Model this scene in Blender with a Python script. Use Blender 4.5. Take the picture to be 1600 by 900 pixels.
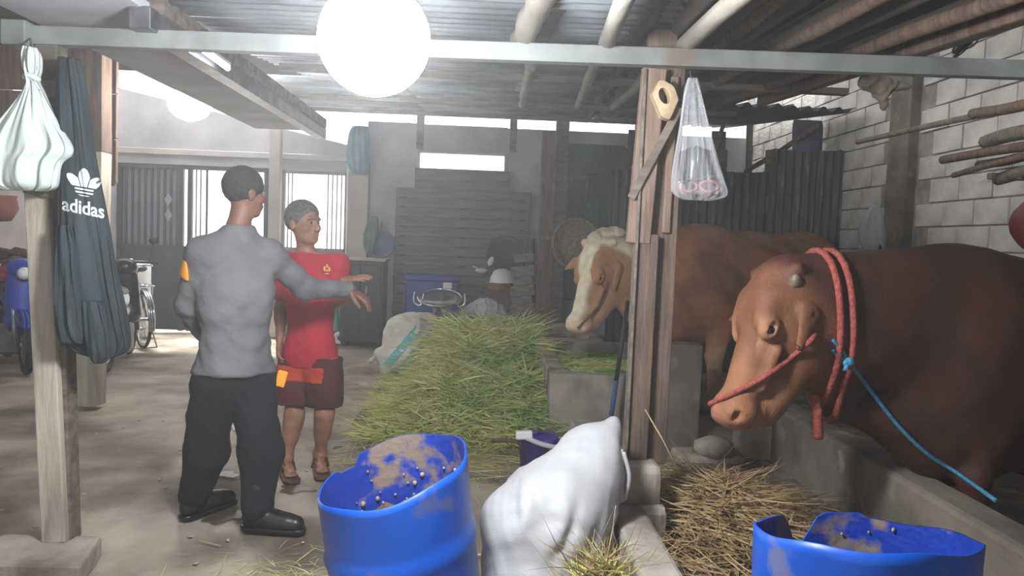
import bpy, bmesh, math, random
import numpy as np
from mathutils import Vector, Matrix, Euler

# ------------------------------------------------------------------ scene, camera, world, lights, exposure
for o in list(bpy.data.objects):
    bpy.data.objects.remove(o)
SC = bpy.context.scene
COL = SC.collection
random.seed(7)
rng = np.random.default_rng(7)

CAM_H = 1.45
F = 1200.0
cam_d = bpy.data.cameras.new('camera')
cam_d.sensor_width = 36.0
cam_d.lens = 27.0
cam_d.clip_end = 300
cam = bpy.data.objects.new('camera', cam_d)
COL.objects.link(cam)
ROT = (Matrix.Rotation(math.radians(-2.04), 3, 'Z') @ Matrix.Rotation(math.radians(90 - 3.5), 3, 'X')
       @ Matrix.Rotation(math.radians(2.1), 3, 'Z'))
cam.matrix_world = Matrix.Translation((0, 0, CAM_H)) @ ROT.to_4x4()
SC.camera = cam

world = bpy.data.worlds.new('overcast_sky')
SC.world = world
world.use_nodes = True
bg = world.node_tree.nodes['Background']
bg.inputs[0].default_value = (0.99, 0.985, 0.98, 1)
bg.inputs[1].default_value = 1.5

sun_d = bpy.data.lights.new('sun', 'SUN')
sun_d.energy = 6.0; sun_d.angle = math.radians(8); sun_d.color = (1, .98, .95)
sun = bpy.data.objects.new('sun', sun_d); COL.objects.link(sun)
sun.rotation_euler = (math.radians(-6), math.radians(-8), 0)

SC.view_settings.view_transform = 'Standard'
SC.view_settings.look = 'None'
SC.view_settings.gamma = 1.0
SC.view_settings.use_curve_mapping = False
SC.view_settings.exposure = 0.8
LAMP_GLOBE = 200.0      # emission of the globe that spans the bulb and its glare
LAMP_BACK = 60.0       # emission of the rear lamp
HAZE = 0.0135           # density of the haze added for the veil of glare

# ------------------------------------------------------------------ helpers
def V(*a):
    return Vector(a if len(a) == 3 else a[0])

def at(px, py, Y):
    """world point seen at a photograph pixel, at distance Y in front of the camera"""
    d = ROT @ Vector(((px - 800) / F, -(py - 450) / F, -1))
    k = Y / d.y
    return Vector((d.x * k, Y, CAM_H + d.z * k))

def on_z(px, py, z=0.0):
    d = ROT @ Vector(((px - 800) / F, -(py - 450) / F, -1))
    k = (z - CAM_H) / d.z
    return Vector((d.x * k, d.y * k, z))

def lin(c):
    return tuple(((v / 255) / 12.92 if v / 255 <= .04045 else ((v / 255 + .055) / 1.055) ** 2.4) for v in c)

def mat(name, c1, c2=None, scale=6.0, rough=.75, bump=0.0, bscale=40.0, metal=0.0, emit=0.0, alpha=1.0,
        trans=0.0, rough2=None, detail=6.0, lo=.35, hi=.65, stretch=(1, 1, 1), c3=None, scale3=2.0, lo3=.5, hi3=.62,
        spec=None, attr=None, sub=0.0):
    m = bpy.data.materials.new(name)
    m.use_nodes = True
    nt = m.node_tree
    N, L = nt.nodes, nt.links
    b = N['Principled BSDF']
    b.inputs['Roughness'].default_value = rough
    b.inputs['Metallic'].default_value = metal
    if spec is not None:
        b.inputs['Specular IOR Level'].default_value = spec
    col1 = (*lin(c1), 1)
    tc = N.new('ShaderNodeTexCoord')
    mp = N.new('ShaderNodeMapping')
    mp.inputs['Scale'].default_value = stretch
    L.new(tc.outputs['Object'], mp.inputs['Vector'])
    out = None
    if attr:
        a = N.new('ShaderNodeAttribute'); a.attribute_name = attr
        out = a.outputs['Color']
    if c2 is not None or attr:
        n = N.new('ShaderNodeTexNoise'); n.inputs['Scale'].default_value = scale; n.inputs['Detail'].default_value = detail
        L.new(mp.outputs['Vector'], n.inputs['Vector'])
        r = N.new('ShaderNodeMapRange'); r.inputs['From Min'].default_value = lo; r.inputs['From Max'].default_value = hi
        L.new(n.outputs['Fac'], r.inputs['Value'])
        mx = N.new('ShaderNodeMix'); mx.data_type = 'RGBA'
        L.new(r.outputs['Result'], mx.inputs[0])
        if attr:
            mx.blend_type = 'MULTIPLY'
            L.new(out, mx.inputs[6])
            mx.inputs[7].default_value = (*(c2 if c2 else (.8, .8, .8)), 1)
        else:
            mx.inputs[6].default_value = col1
            mx.inputs[7].default_value = (*lin(c2), 1)
        out = mx.outputs[2]
        if rough2 is not None:
            rr = N.new('ShaderNodeMapRange')
            rr.inputs['From Min'].default_value = lo; rr.inputs['From Max'].default_value = hi
            rr.inputs['To Min'].default_value = rough; rr.inputs['To Max'].default_value = rough2
            L.new(n.outputs['Fac'], rr.inputs['Value'])
            L.new(rr.outputs['Result'], b.inputs['Roughness'])
    if c3 is not None:
        n3 = N.new('ShaderNodeTexNoise'); n3.inputs['Scale'].default_value = scale3; n3.inputs['Detail'].default_value = 8
        L.new(mp.outputs['Vector'], n3.inputs['Vector'])
        r3 = N.new('ShaderNodeMapRange'); r3.inputs['From Min'].default_value = lo3; r3.inputs['From Max'].default_value = hi3
        L.new(n3.outputs['Fac'], r3.inputs['Value'])
        m3 = N.new('ShaderNodeMix'); m3.data_type = 'RGBA'
        L.new(r3.outputs['Result'], m3.inputs[0])
        if out is not None:
            L.new(out, m3.inputs[6])
        else:
            m3.inputs[6].default_value = col1
        m3.inputs[7].default_value = (*lin(c3), 1)
        out = m3.outputs[2]
    if out is not None:
        L.new(out, b.inputs['Base Color'])
    else:
        b.inputs['Base Color'].default_value = col1
    if bump:
        nb = N.new('ShaderNodeTexNoise'); nb.inputs['Scale'].default_value = bscale; nb.inputs['Detail'].default_value = 5
        L.new(mp.outputs['Vector'], nb.inputs['Vector'])
        bp = N.new('ShaderNodeBump'); bp.inputs['Strength'].default_value = bump; bp.inputs['Distance'].default_value = .02
        L.new(nb.outputs['Fac'], bp.inputs['Height'])
        L.new(bp.outputs['Normal'], b.inputs['Normal'])
    if emit:
        b.inputs['Emission Color'].default_value = col1
        b.inputs['Emission Strength'].default_value = emit
    if alpha < 1:
        b.inputs['Alpha'].default_value = alpha
    if trans:
        b.inputs['Transmission Weight'].default_value = trans
    if sub:
        b.inputs['Subsurface Weight'].default_value = sub
        b.inputs['Subsurface Radius'].default_value = (.03, .03, .03)
    return m

ORG = {}
def _link(name, me, m, parent, org, smooth, bevel):
    o = bpy.data.objects.new(name, me)
    COL.objects.link(o)
    if m:
        me.materials.append(m)
    if smooth:
        me.polygons.foreach_set('use_smooth', [True] * len(me.polygons))
    o.location = org - (ORG[parent.name] if parent else Vector())
    if parent:
        o.parent = parent
    ORG[o.name] = org
    if bevel:
        b = o.modifiers.new('bevel', 'BEVEL'); b.width = bevel; b.segments = 2; b.limit_method = 'ANGLE'
    return o

class MB:
    def __init__(s):
        s.v = []; s.f = []
    def add(s, vs, fs):
        k = len(s.v)
        s.v += [tuple(p) for p in vs]
        s.f += [tuple(i + k for i in f) for f in fs]
        return s
    def box(s, c, size, R=None):
        x, y, z = (q / 2 for q in size)
        vs = [Vector(p) for p in ((-x, -y, -z), (x, -y, -z), (x, y, -z), (-x, y, -z), (-x, -y, z), (x, -y, z), (x, y, z), (-x, y, z))]
        if R is not None:
            vs = [R @ p for p in vs]
        c = Vector(c)
        return s.add([p + c for p in vs], [(3, 2, 1, 0), (4, 5, 6, 7), (0, 1, 5, 4), (1, 2, 6, 5), (2, 3, 7, 6), (3, 0, 4, 7)])
    def span(s, a, b):
        a, b = Vector(a), Vector(b)
        return s.box((a + b) / 2, tuple(abs(q) for q in (b - a)))
    def bar(s, a, b, w, h, up=(0, 0, 1)):
        a, b = Vector(a), Vector(b)
        d = (b - a); L = d.length; d.normalize()
        u = Vector(up)
        x = d.cross(u)
        if x.length < 1e-4:
            x = d.cross(Vector((1, 0, 0)))
        x.normalize(); z = x.cross(d)
        R = Matrix((x, d, z)).transposed()
        return s.box((a + b) / 2, (w, L, h), R)
    def tube(s, pts, r, n=8, cap=True, closed=False):
        pts = [Vector(p) for p in pts]
        m = len(pts)
        rs = r if isinstance(r, (list, tuple)) else [r] * m
        ref = None
        vs = []
        for i, p in enumerate(pts):
            a = pts[i - 1] if (i > 0 or closed) else pts[0]
            b = pts[(i + 1) % m] if (i < m - 1 or closed) else pts[-1]
            d = (b - a).normalized()
            if ref is None:
                ref = Vector((0, 0, 1)) if abs(d.z) < .9 else Vector((1, 0, 0))
            x = d.cross(ref).normalized(); y = x.cross(d).normalized()
            ref = y
            for k in range(n):
                t = 2 * math.pi * k / n
                vs.append(p + (x * math.cos(t) + y * math.sin(t)) * rs[i])
        fs = []
        for i in range(m if closed else m - 1):
            j = (i + 1) % m
            for k in range(n):
                l = (k + 1) % n
                fs.append((i * n + k, i * n + l, j * n + l, j * n + k))
        if cap and not closed:
            fs.append(tuple(range(n))[::-1]); fs.append(tuple((m - 1) * n + k for k in range(n)))
        return s.add(vs, fs)
    def lathe(s, prof, c=(0, 0, 0), R=None, n=32, arc=None, rim=None):
        """profile of (radius, height); rim(theta) adds height to every point in proportion to its height flag"""
        c = Vector(c); vs = []; fs = []
        m = len(prof)
        for i in range(n):
            t = 2 * math.pi * i / n
            for (r, z) in prof:
                p = Vector((r * math.cos(t), r * math.sin(t), z))
                if rim:
                    p = rim(p, t)
                vs.append((R @ p if R is not None else p) + c)
        for i in range(n):
            j = (i + 1) % n
            for k in range(m - 1):
                fs.append((i * m + k, j * m + k, j * m + k + 1, i * m + k + 1))
        return s.add(vs, fs)
    def grid(s, fn, nu, nv):
        vs = [fn(i / nu, j / nv) for j in range(nv + 1) for i in range(nu + 1)]
        w = nu + 1
        fs = [(j * w + i, j * w + i + 1, (j + 1) * w + i + 1, (j + 1) * w + i) for j in range(nv) for i in range(nu)]
        return s.add(vs, fs)
    def prism(s, poly, a, b):
        """flat outline poly (list of Vector) pushed from offset a to offset b"""
        n = len(poly); a, b = Vector(a), Vector(b)
        vs = [Vector(p) + a for p in poly] + [Vector(p) + b for p in poly]
        fs = [tuple(range(n))[::-1], tuple(range(n, 2 * n))] + [(i, (i + 1) % n, n + (i + 1) % n, n + i) for i in range(n)]
        return s.add(vs, fs)
    def sphere(s, c, r, n=16, m=10, sq=(1, 1, 1), R=None):
        c = Vector(c)
        prof = [(math.sin(math.pi * k / m) * r, -math.cos(math.pi * k / m) * r) for k in range(m + 1)]
        vs = []; fs = []
        for i in range(n):
            t = 2 * math.pi * i / n
            for (q, z) in prof:
                p = Vector((q * math.cos(t) * sq[0], q * math.sin(t) * sq[1], z * sq[2]))
                vs.append((R @ p if R is not None else p) + c)
        w = m + 1
        for i in range(n):
            j = (i + 1) % n
            for k in range(m):
                fs.append((i * w + k, j * w + k, j * w + k + 1, i * w + k + 1))
        return s.add(vs, fs)
    def obj(s, name, m, parent=None, smooth=False, bevel=0, fix=False, org=None):
        P = np.array(s.v)
        if org is None:
            lo, hi = P.min(0), P.max(0)
            org = Vector(((lo[0] + hi[0]) / 2, (lo[1] + hi[1]) / 2, lo[2]))
        else:
            org = Vector(org)
        me = bpy.data.meshes.new(name)
        me.from_pydata([Vector(p) - org for p in s.v], [], s.f)
        if fix:
            bm = bmesh.new(); bm.from_mesh(me)
            bmesh.ops.remove_doubles(bm, verts=bm.verts, dist=1e-5)
            bmesh.ops.recalc_face_normals(bm, faces=bm.faces)
            bm.to_mesh(me); bm.free()
        return _link(name, me, m, parent, org, smooth, bevel)

def tag(o, label, cat, group=None):
    o['label'] = label; o['category'] = cat
    if group:
        o['group'] = group
    return o

def thing(name, label, cat, loc, group=None):
    o = bpy.data.objects.new(name, None)
    o.empty_display_size = .05
    COL.objects.link(o)
    o.location = Vector(loc)
    ORG[o.name] = Vector(loc)
    return tag(o, label, cat, group)

def struct(o):
    o['kind'] = 'structure'
    return o

def stuff(o):
    o['kind'] = 'stuff'
    return o

def sm(x, a, b):
    t = np.clip((x - a) / (b - a), 0, 1)
    return t * t * (3 - 2 * t)

def wob(p, f=1.0, seed=0.0):
    """cheap smooth noise in -1..1 on an (N,3) array"""
    x, y, z = p[..., 0] * f, p[..., 1] * f, p[..., 2] * f
    return (np.sin(1.7 * x + 2.3 * y + seed) * np.cos(2.1 * z - 1.3 * x + 1.7 * seed)
            + .6 * np.sin(3.9 * y - 2.9 * z + 2.2 * seed) * np.cos(4.3 * x + .9 * seed)
            + .35 * np.sin(7.7 * z + 6.1 * x + 3 * seed) * np.cos(6.7 * y - 5 * x)) / 1.6

# ------------------------------------------------------------------ soft-body shapes: smooth unions meshed with surface nets
class Soft:
    def __init__(s):
        s.p = []
    def rc(s, a, b, ra, rb, k=.03, sq=None, sub=False):
        a, b = np.array(a, float), np.array(b, float)
        q = None
        ex = 1.0
        if sq is not None:
            n = np.array(sq[0], float); n /= np.linalg.norm(n); q = (n, sq[1]); ex = max(1, sq[1])
        R = max(ra, rb) * ex
        s.p.append(('rc', a, b, ra, rb, k, q, sub, np.minimum(a, b) - R, np.maximum(a, b) + R))
        return s
    def el(s, c, r, R=None, k=.03, sub=False):
        c = np.array(c, float); r = np.array(r, float)
        R = np.eye(3) if R is None else np.array(R, float)
        e = np.sqrt(((R * r) ** 2).sum(1))
        s.p.append(('el', c, r, R, None, k, None, sub, c - e, c + e))
        return s
    def chain(s, pts, rs, k=.03, sq=None):
        for i in range(len(pts) - 1):
            s.rc(pts[i], pts[i + 1], rs[i], rs[i + 1], k, sq)
        return s
    def pl(s, c, n, k=.004):
        """cut away what lies on the side the normal points to"""
        n = np.array(n, float); n /= np.linalg.norm(n)
        s.p.append(('pl', np.array(c, float), n, None, None, k, None, True, np.full(3, -1e9), np.full(3, 1e9)))
        return s
    @staticmethod
    def _d(pr, P):
        if pr[0] == 'rc':
            _, a, b, ra, rb, k, q = pr[:7]
            ab = b - a
            L = float(ab @ ab) or 1e-9
            v = P - a
            t = np.clip((v @ ab) / L, 0, 1)
            v = v - t[..., None] * ab
            if q is not None:
                v = v + q[0] * ((v @ q[0]) * (1 / q[1] - 1))[..., None]
            return np.sqrt((v * v).sum(-1)) - (ra + t * (rb - ra))
        if pr[0] == 'pl':
            return -((P - pr[1]) @ pr[2])
        _, c, r, R = pr[:4]
        v = (P - c) @ R
        k0 = np.sqrt(((v / r) ** 2).sum(-1)); k1 = np.sqrt(((v / (r * r)) ** 2).sum(-1)) + 1e-9
        return k0 * (k0 - 1) / k1
    @staticmethod
    def _mix(d, e, k, sub):
        if sub:
            e = -e
            h = np.clip(.5 - .5 * (e - d) / k, 0, 1)
            return e * (1 - h) + d * h + k * h * (1 - h)
        h = np.clip(.5 + .5 * (d - e) / k, 0, 1)
        return d * (1 - h) + e * h - k * h * (1 - h)
    def f(s, P, off=0.0):
        d = np.full(P.shape[:-1], 1.0)
        for pr in s.p:
            if pr[7] and off and pr[0] == 'pl':
                d = s._mix(d - off, s._d(pr, P), pr[5], True) + off
            else:
                d = s._mix(d, s._d(pr, P), pr[5], pr[7])
        return d - off
    def mesh(s, res, off=0.0):
        pos = [p for p in s.p if not p[7]]
        pad = .06 + off
        lo = np.min([p[8] for p in pos], 0) - pad; hi = np.max([p[9] for p in pos], 0) + pad
        n = np.ceil((hi - lo) / res).astype(int) + 1
        ax = [(lo[i] + np.arange(n[i]) * res).astype(np.float32) for i in range(3)]
        d = np.full(n, 1.0, np.float32)
        for pr in s.p:
            m = pr[5] + off + 2 * res
            i0 = np.clip(np.floor((pr[8] - m - lo) / res).astype(int), 0, n)
            i1 = np.clip(np.ceil((pr[9] + m - lo) / res).astype(int) + 1, 0, n)
            if (i1 <= i0).any():
                continue
            sl = tuple(slice(a, b) for a, b in zip(i0, i1))
            G = np.stack(np.meshgrid(ax[0][sl[0]], ax[1][sl[1]], ax[2][sl[2]], indexing='ij'), -1)
            e = s._d(pr, G)
            if pr[0] == 'pl':
                d[sl] = s._mix(d[sl] - off, e, pr[5], True) + off
            else:
                d[sl] = s._mix(d[sl], e, pr[5], pr[7])
        d -= off
        v, q = surface_nets(d, lo, res)
        for _ in range(3):
            f0 = s.f(v, off)
            h = res * .25
            g = np.stack([(s.f(v + np.eye(3)[i] * h, off) - f0) / h for i in range(3)], -1)
            g2 = (g * g).sum(-1) + 1e-6
            st = np.clip(f0 / g2, -res, res)
            v = v - g * st[:, None] * .9
        nrm = g / np.sqrt(g2)[:, None]
        return v, q, nrm

def surface_nets(d, lo, res):
    s = d < 0
    C = [(i, j, k) for i in (0, 1) for j in (0, 1) for k in (0, 1)]
    nx, ny, nz = d.shape
    cnt = np.zeros((nx - 1, ny - 1, nz - 1), np.int8)
    for (i, j, k) in C:
        cnt += s[i:nx - 1 + i, j:ny - 1 + j, k:nz - 1 + k]
    act = np.argwhere((cnt > 0) & (cnt < 8))
    vals = np.stack([d[act[:, 0] + i, act[:, 1] + j, act[:, 2] + k] for (i, j, k) in C], 1)
    CA = np.array(C, float)
    acc = np.zeros((len(act), 3)); num = np.zeros(len(act))
    for a in range(8):
        for b in range(a + 1, 8):
            if np.abs(CA[a] - CA[b]).sum() != 1:
                continue
            x = (vals[:, a] < 0) != (vals[:, b] < 0)
            den = vals[:, a] - vals[:, b]
            t = np.where(x, vals[:, a] / np.where(den == 0, 1, den), 0)
            acc += np.where(x[:, None], CA[a] + t[:, None] * (CA[b] - CA[a]), 0)
            num += x
    v = lo + (act + acc / num[:, None]) * res
    idx = np.full((nx - 1, ny - 1, nz - 1), -1, np.int64)
    idx[tuple(act.T)] = np.arange(len(act))
    Q = []
    for axis in range(3):
        u, w = [(1, 2), (2, 0), (0, 1)][axis]
        sl0 = [slice(None)] * 3; sl1 = [slice(None)] * 3
        sl0[axis] = slice(0, -1); sl1[axis] = slice(1, None)
        A, B = s[tuple(sl0)], s[tuple(sl1)]
        e = np.argwhere(A != B)
        e = e[(e[:, u] > 0) & (e[:, w] > 0) & (e[:, u] < d.shape[u] - 1) & (e[:, w] < d.shape[w] - 1)]
        inside = A[tuple(e.T)]
        def cell(du, dw):
            c = e.copy(); c[:, u] -= du; c[:, w] -= dw
            return idx[tuple(c.T)]
        q = np.stack([cell(1, 1), cell(0, 1), cell(0, 0), cell(1, 0)], 1)
        q[~inside] = q[~inside][:, ::-1]
        Q.append(q)
    q = np.concatenate(Q)
    return v, q[(q >= 0).all(1)]

def raw_mesh(name, v, q, m, parent=None, col=None, org=None, smooth=True):
    if org is None:
        lo, hi = v.min(0), v.max(0)
        org = Vector(((lo[0] + hi[0]) / 2, (lo[1] + hi[1]) / 2, lo[2]))
    else:
        org = Vector(org)
    w = q.shape[1]
    me = bpy.data.meshes.new(name)
    me.vertices.add(len(v)); me.vertices.foreach_set('co', (v - np.array(org)).astype(np.float32).ravel())
    me.loops.add(q.size); me.loops.foreach_set('vertex_index', q.astype(np.int32).ravel())
    me.polygons.add(len(q)); me.polygons.foreach_set('loop_start', np.arange(0, q.size, w, dtype=np.int32))
    me.update(calc_edges=True)
    if col is not None:
        a = me.color_attributes.new('Col', 'FLOAT_COLOR', 'POINT')
        a.data.foreach_set('color', np.concatenate([col, np.ones((len(col), 1))], 1).astype(np.float32).ravel())
    return _link(name, me, m, parent, org, smooth, 0)

def soft_obj(name, S, res, m, parent=None, off=0.0, disp=None, colf=None):
    v, q, n = S.mesh(res, off)
    if disp is not None:
        v = v + n * disp(v, n)[:, None]
    return raw_mesh(name, v, q, m, parent, colf(v, n) if colf else None)

def loft(rows, n=48, sub=8, fold=None, ex=2.4):
    """hanging cloth or bag: rows of (x, y, z, half width, half depth), closed at both ends"""
    rows = np.array(rows, float)
    t = np.arange(len(rows)); tt = np.linspace(0, len(rows) - 1, (len(rows) - 1) * sub + 1)
    R = np.stack([np.interp(tt, t, rows[:, i]) for i in range(5)], 1)
    K = np.ones(sub) / sub
    P = np.pad(R, ((sub // 2, sub - 1 - sub // 2), (0, 0)), 'edge')
    R2 = np.stack([np.convolve(P[:, i], K, 'valid') for i in range(5)], 1)
    R2[0], R2[-1] = R[0], R[-1]
    th = np.linspace(0, 2 * np.pi, n, endpoint=False)
    cx = np.sign(np.cos(th)) * np.abs(np.cos(th)) ** (2 / ex); cy = np.sign(np.sin(th)) * np.abs(np.sin(th)) ** (2 / ex)
    vs = []
    for k, r in enumerate(R2):
        x = r[0] + r[3] * cx; y = r[1] + r[4] * cy
        if fold:
            dx, dy = fold(cx, cy, r, k / (len(R2) - 1))
            x = x + dx; y = y + dy
        vs.append(np.stack([x, y, np.full(n, r[2])], 1))
    v = np.concatenate(vs); m = len(R2)
    v = np.concatenate([v, [R2[0, :3]], [R2[-1, :3]]])
    a = np.arange(n); b = (a + 1) % n
    q = np.concatenate([np.stack([k * n + a, (k + 1) * n + a, (k + 1) * n + b, k * n + b], 1) for k in range(m - 1)])
    A, B = m * n, m * n + 1
    q = np.concatenate([q, np.stack([a, b, np.full(n, A), np.full(n, A)], 1)[:, [0, 1, 2, 2]],
                        np.stack([(m - 1) * n + b, (m - 1) * n + a, np.full(n, B), np.full(n, B)], 1)])
    return v, q
def faces_clean(q):
    return [tuple(dict.fromkeys(f)) for f in q.tolist()]
def loft_obj(name, rows, m, parent=None, **kw):
    v, q = loft(rows, **kw)
    mb = MB(); mb.v = [tuple(p) for p in v]; mb.f = faces_clean(q)
    return mb.obj(name, m, parent, smooth=True)
# ------------------------------------------------------------------ materials
M = {}
M['floor'] = mat('floor_concrete', (184, 171, 152), (126, 115, 100), scale=1.6, rough=.5, rough2=.85, bump=.5, bscale=11, c3=(98, 88, 76), scale3=1.1, lo3=.5, hi3=.64, detail=10)
M['concrete'] = mat('rough_concrete', (172, 163, 150), (130, 122, 112), scale=4, rough=.9, bump=.5, bscale=22, c3=(84, 78, 70), scale3=2.2, lo3=.55, hi3=.7)
M['concrete_dark'] = mat('grimy_concrete', (124, 115, 104), (84, 78, 70), scale=3, rough=.92, bump=.5, bscale=20, c3=(128, 122, 114), scale3=5, lo3=.58, hi3=.66)
M['plaster'] = mat('whitewashed_plaster', (188, 188, 192), (160, 160, 164), scale=1.5, rough=.9, bump=.2, bscale=14)
M['plaster_left'] = mat('pale_plaster', (196, 190, 186), (172, 166, 164), scale=2, rough=.9, bump=.2, bscale=12)
M['block'] = mat('painted_block', (204, 201, 195), (174, 171, 166), scale=5, rough=.92, bump=.4, bscale=30, c3=(122, 120, 116), scale3=1.2, lo3=.55, hi3=.75)
M['mortar'] = mat('mortar', (150, 146, 140), (118, 114, 109), scale=9, rough=.95)
M['roof'] = mat('roof_sheet_metal', (132, 139, 146), (98, 102, 108), scale=2.2, rough=.55, metal=.1, bump=.12, bscale=10, c3=(92, 86, 82), scale3=1.1, lo3=.55, hi3=.7)
M['roof_old'] = mat('weathered_roof_sheet', (72, 66, 59), (46, 43, 39), scale=3, rough=.85, bump=.3, bscale=14, stretch=(3, .4, 1), c3=(52, 47, 43), scale3=1.6)
M['soffit'] = mat('painted_soffit', (196, 200, 206), (170, 174, 182), scale=2, rough=.7)
M['pole'] = mat('grey_bamboo', (146, 141, 130), (112, 106, 97), scale=4, rough=.7, bump=.2, bscale=20, stretch=(2, .5, 2))
M['beam'] = mat('painted_steel_beam', (134, 140, 138), (112, 115, 112), scale=5, rough=.5, c3=(112, 104, 92), scale3=3, lo3=.58, hi3=.7)
M['wood'] = mat('old_wood', (108, 88, 74), (76, 61, 52), scale=7, rough=.8, bump=.35, bscale=22, stretch=(4, 4, .5))
M['wood_light'] = mat('sawn_wood', (128, 107, 92), (98, 80, 68), scale=7, rough=.75, bump=.25, bscale=20, stretch=(4, 4, .5))
M['wood_grey'] = mat('grey_wood', (118, 108, 96), (84, 76, 68), scale=6, rough=.85, bump=.35, bscale=20, stretch=(.6, 3, 4))
M['post_pale'] = mat('pale_post', (186, 180, 164), (150, 143, 128), scale=5, rough=.8, bump=.25, bscale=24, stretch=(3, 3, .5), c3=(120, 110, 96), scale3=3, lo3=.6, hi3=.72)
M['black'] = mat('black_paint', (26, 26, 30), (44, 44, 48), scale=5, rough=.5)
M['gate'] = mat('gate_paint', (64, 66, 78), (48, 50, 60), scale=4, rough=.5, metal=.2)
M['gate_sheet'] = mat('gate_sheet', (150, 150, 158), (128, 128, 138), scale=2, rough=.6)
M['chrome'] = mat('bright_metal', (214, 214, 218), rough=.22, metal=1.0)
M['steel'] = mat('dull_steel', (150, 150, 154), (120, 120, 124), scale=8, rough=.4, metal=.85)
M['white'] = mat('white_plastic', (228, 228, 230), rough=.5)
M['outside'] = mat('pale_ground', (190, 186, 178), (168, 164, 156), scale=2, rough=.95)
M['lamp'] = mat('globe_light', (244, 246, 250), emit=LAMP_GLOBE)
M['lamp_back'] = mat('rear_light', (255, 250, 246), emit=LAMP_BACK)
M['light_streak'] = mat('streak_emission', (250, 250, 255), emit=14.0)  # glow of the added strip that imitates a streak of light

# ------------------------------------------------------------------ floor and ground
def floor_fn(u, v):
    x = -6 + u * 10.2; y = -3.4 + v * 14.7
    p = np.array([x, y, 0.0])
    return Vector((x, y, .007 * float(wob(p, 2.1, .4)) + .004 * float(wob(p, 7, 1.4)) - .012))
g = MB().grid(floor_fn, 110, 150).obj('floor', M['floor'], smooth=True)
struct(g)
struct(MB().span((-14, 11.3, -.12), (14, 40, -.02)).obj('ground_outside', M['outside']))
struct(MB().span((1.5, 5.25, 0), (3.68, 10.9, .15)).span((2.0, 1.2, 0), (3.68, 5.25, .15)).obj('floor_stall', M['concrete_dark'], bevel=.01))

# wet puddles on the floor around the two men
M['puddle'] = mat('puddle_water', (84, 78, 70), rough=.2, spec=.5, alpha=.5)
def puddle(c, rx, ry, seed):
    n = 40
    poly = []
    for i in range(n):
        t = 2 * math.pi * i / n
        r = 1 + .28 * math.sin(3 * t + seed) + .16 * math.sin(5 * t + 2 * seed) + .1 * math.sin(9 * t + seed * 3)
        poly.append(Vector((c.x + rx * r * math.cos(t), c.y + ry * r * math.sin(t), 0)))
    return poly
for i, (px, py, rx, ry, lab) in enumerate((
        (352, 806, .11, .09, 'shiny wet puddle between the boots of the man in grey'),
        (350, 742, .09, .05, 'small wet puddle seen between the dark trouser legs at shin height'),
        (374, 668, .08, .07, 'wet patch on the floor seen highest between the dark trouser legs'),
        (462, 765, .09, .06, 'narrow wet puddle under the sandalled foot'))):
    c = on_z(px, py)
    o = MB().prism(puddle(c, rx, ry, 1.3 + i * 2.1), (0, 0, .001), (0, 0, .004)).obj('puddle', M['puddle'], fix=True)
    tag(o, lab, 'puddle')

# ------------------------------------------------------------------ walls
WY = 11.0
def zat(px, py, Y):
    return at(px, py, Y).z
def xat(px, py, Y):
    return at(px, py, Y).x
wx0, wx1 = xat(652, 250, WY), xat(792, 250, WY)
wz1, wz0 = zat(720, 237, WY), zat(720, 280, WY)
XL = -1.72
wall = MB()
wall.span((XL, WY, -.02), (wx0, WY + .15, 3.06))
wall.span((wx1, WY, -.02), (3.85, WY + .15, 3.04))
wall.span((wx0, WY, -.02), (wx1, WY + .15, wz0))
wall.span((wx0, WY, wz1), (wx1, WY + .15, 3.05))
struct(wall.obj('wall_back', M['plaster']))
# frame of the narrow opening in the back wall
fr = MB()
w = .035
fr.span((wx0, WY - .03, wz0), (wx0 + w, WY + .1, wz1)).span((wx1 - w, WY - .03, wz0), (wx1, WY + .1, wz1))
fr.span((wx0, WY - .03, wz1 - w), (wx1, WY + .1, wz1)).span((wx0, WY - .03, wz0), (wx1, WY + .1, wz0 + w))
struct(fr.obj('window_1', M['plaster_left'], bevel=.004))
# short uprights that carry the roof edge above the back wall
for i, px in enumerate((657, 803, 1000)):
    x = xat(px, 190, WY)
    struct(MB().span((x - .05, WY - .02, 2.7), (x + .05, WY + .12, 3.2)).obj('trim_%d' % (i + 2), M['wood_grey'], bevel=.006))

# far left wall with the gate and the barred window
gx0, gx1 = xat(183, 300, WY), xat(421, 300, WY)
gz = zat(300, 259, WY)
bx0, bx1 = xat(441, 330, WY), xat(543, 330, WY)
bz1, bz0 = zat(490, 268, WY), zat(490, 392, WY)
fl = MB()
fl.span((-5.6, WY, -.02), (gx0, WY + .15, gz))
fl.span((gx1, WY, -.02), (bx0, WY + .15, gz))
fl.span((bx0, WY, -.02), (bx1, WY + .15, bz0))
fl.span((bx0, WY, bz1), (bx1, WY + .15, gz))
fl.span((bx1, WY, -.02), (XL, WY + .15, gz))
topl, topr = zat(165, 140, WY), zat(425, 228, WY)
fl.prism([Vector((-5.6, WY, gz)), Vector((XL, WY, gz)), Vector((XL, WY, topr)), Vector((-5.6, WY, topl + .12))], (0, 0, 0), (0, .15, 0))
struct(fl.obj('wall_far_left', M['plaster']))
struct(MB().span((-5.5, WY - .06, zat(250, 238, WY) - .03), (bx1 + .3, WY, zat(250, 238, WY) + .05)).obj('trim_5', M['plaster_left'], bevel=.008))
# pale column right of the barred window
x0, x1 = xat(548, 320, WY), xat(577, 320, WY)
struct(MB().span((x0, WY - .14, 0), (x1, WY, 2.6)).obj('trim_6', M['plaster_left'], bevel=.01))
# slim post left of the barred window
x0, x1 = xat(422, 300, 10.7), xat(439, 300, 10.7)
struct(MB().span((x0, 10.62, 0), (x1, 10.76, 3.25)).obj('trim_7', M['plaster_left'], bevel=.01))

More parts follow.
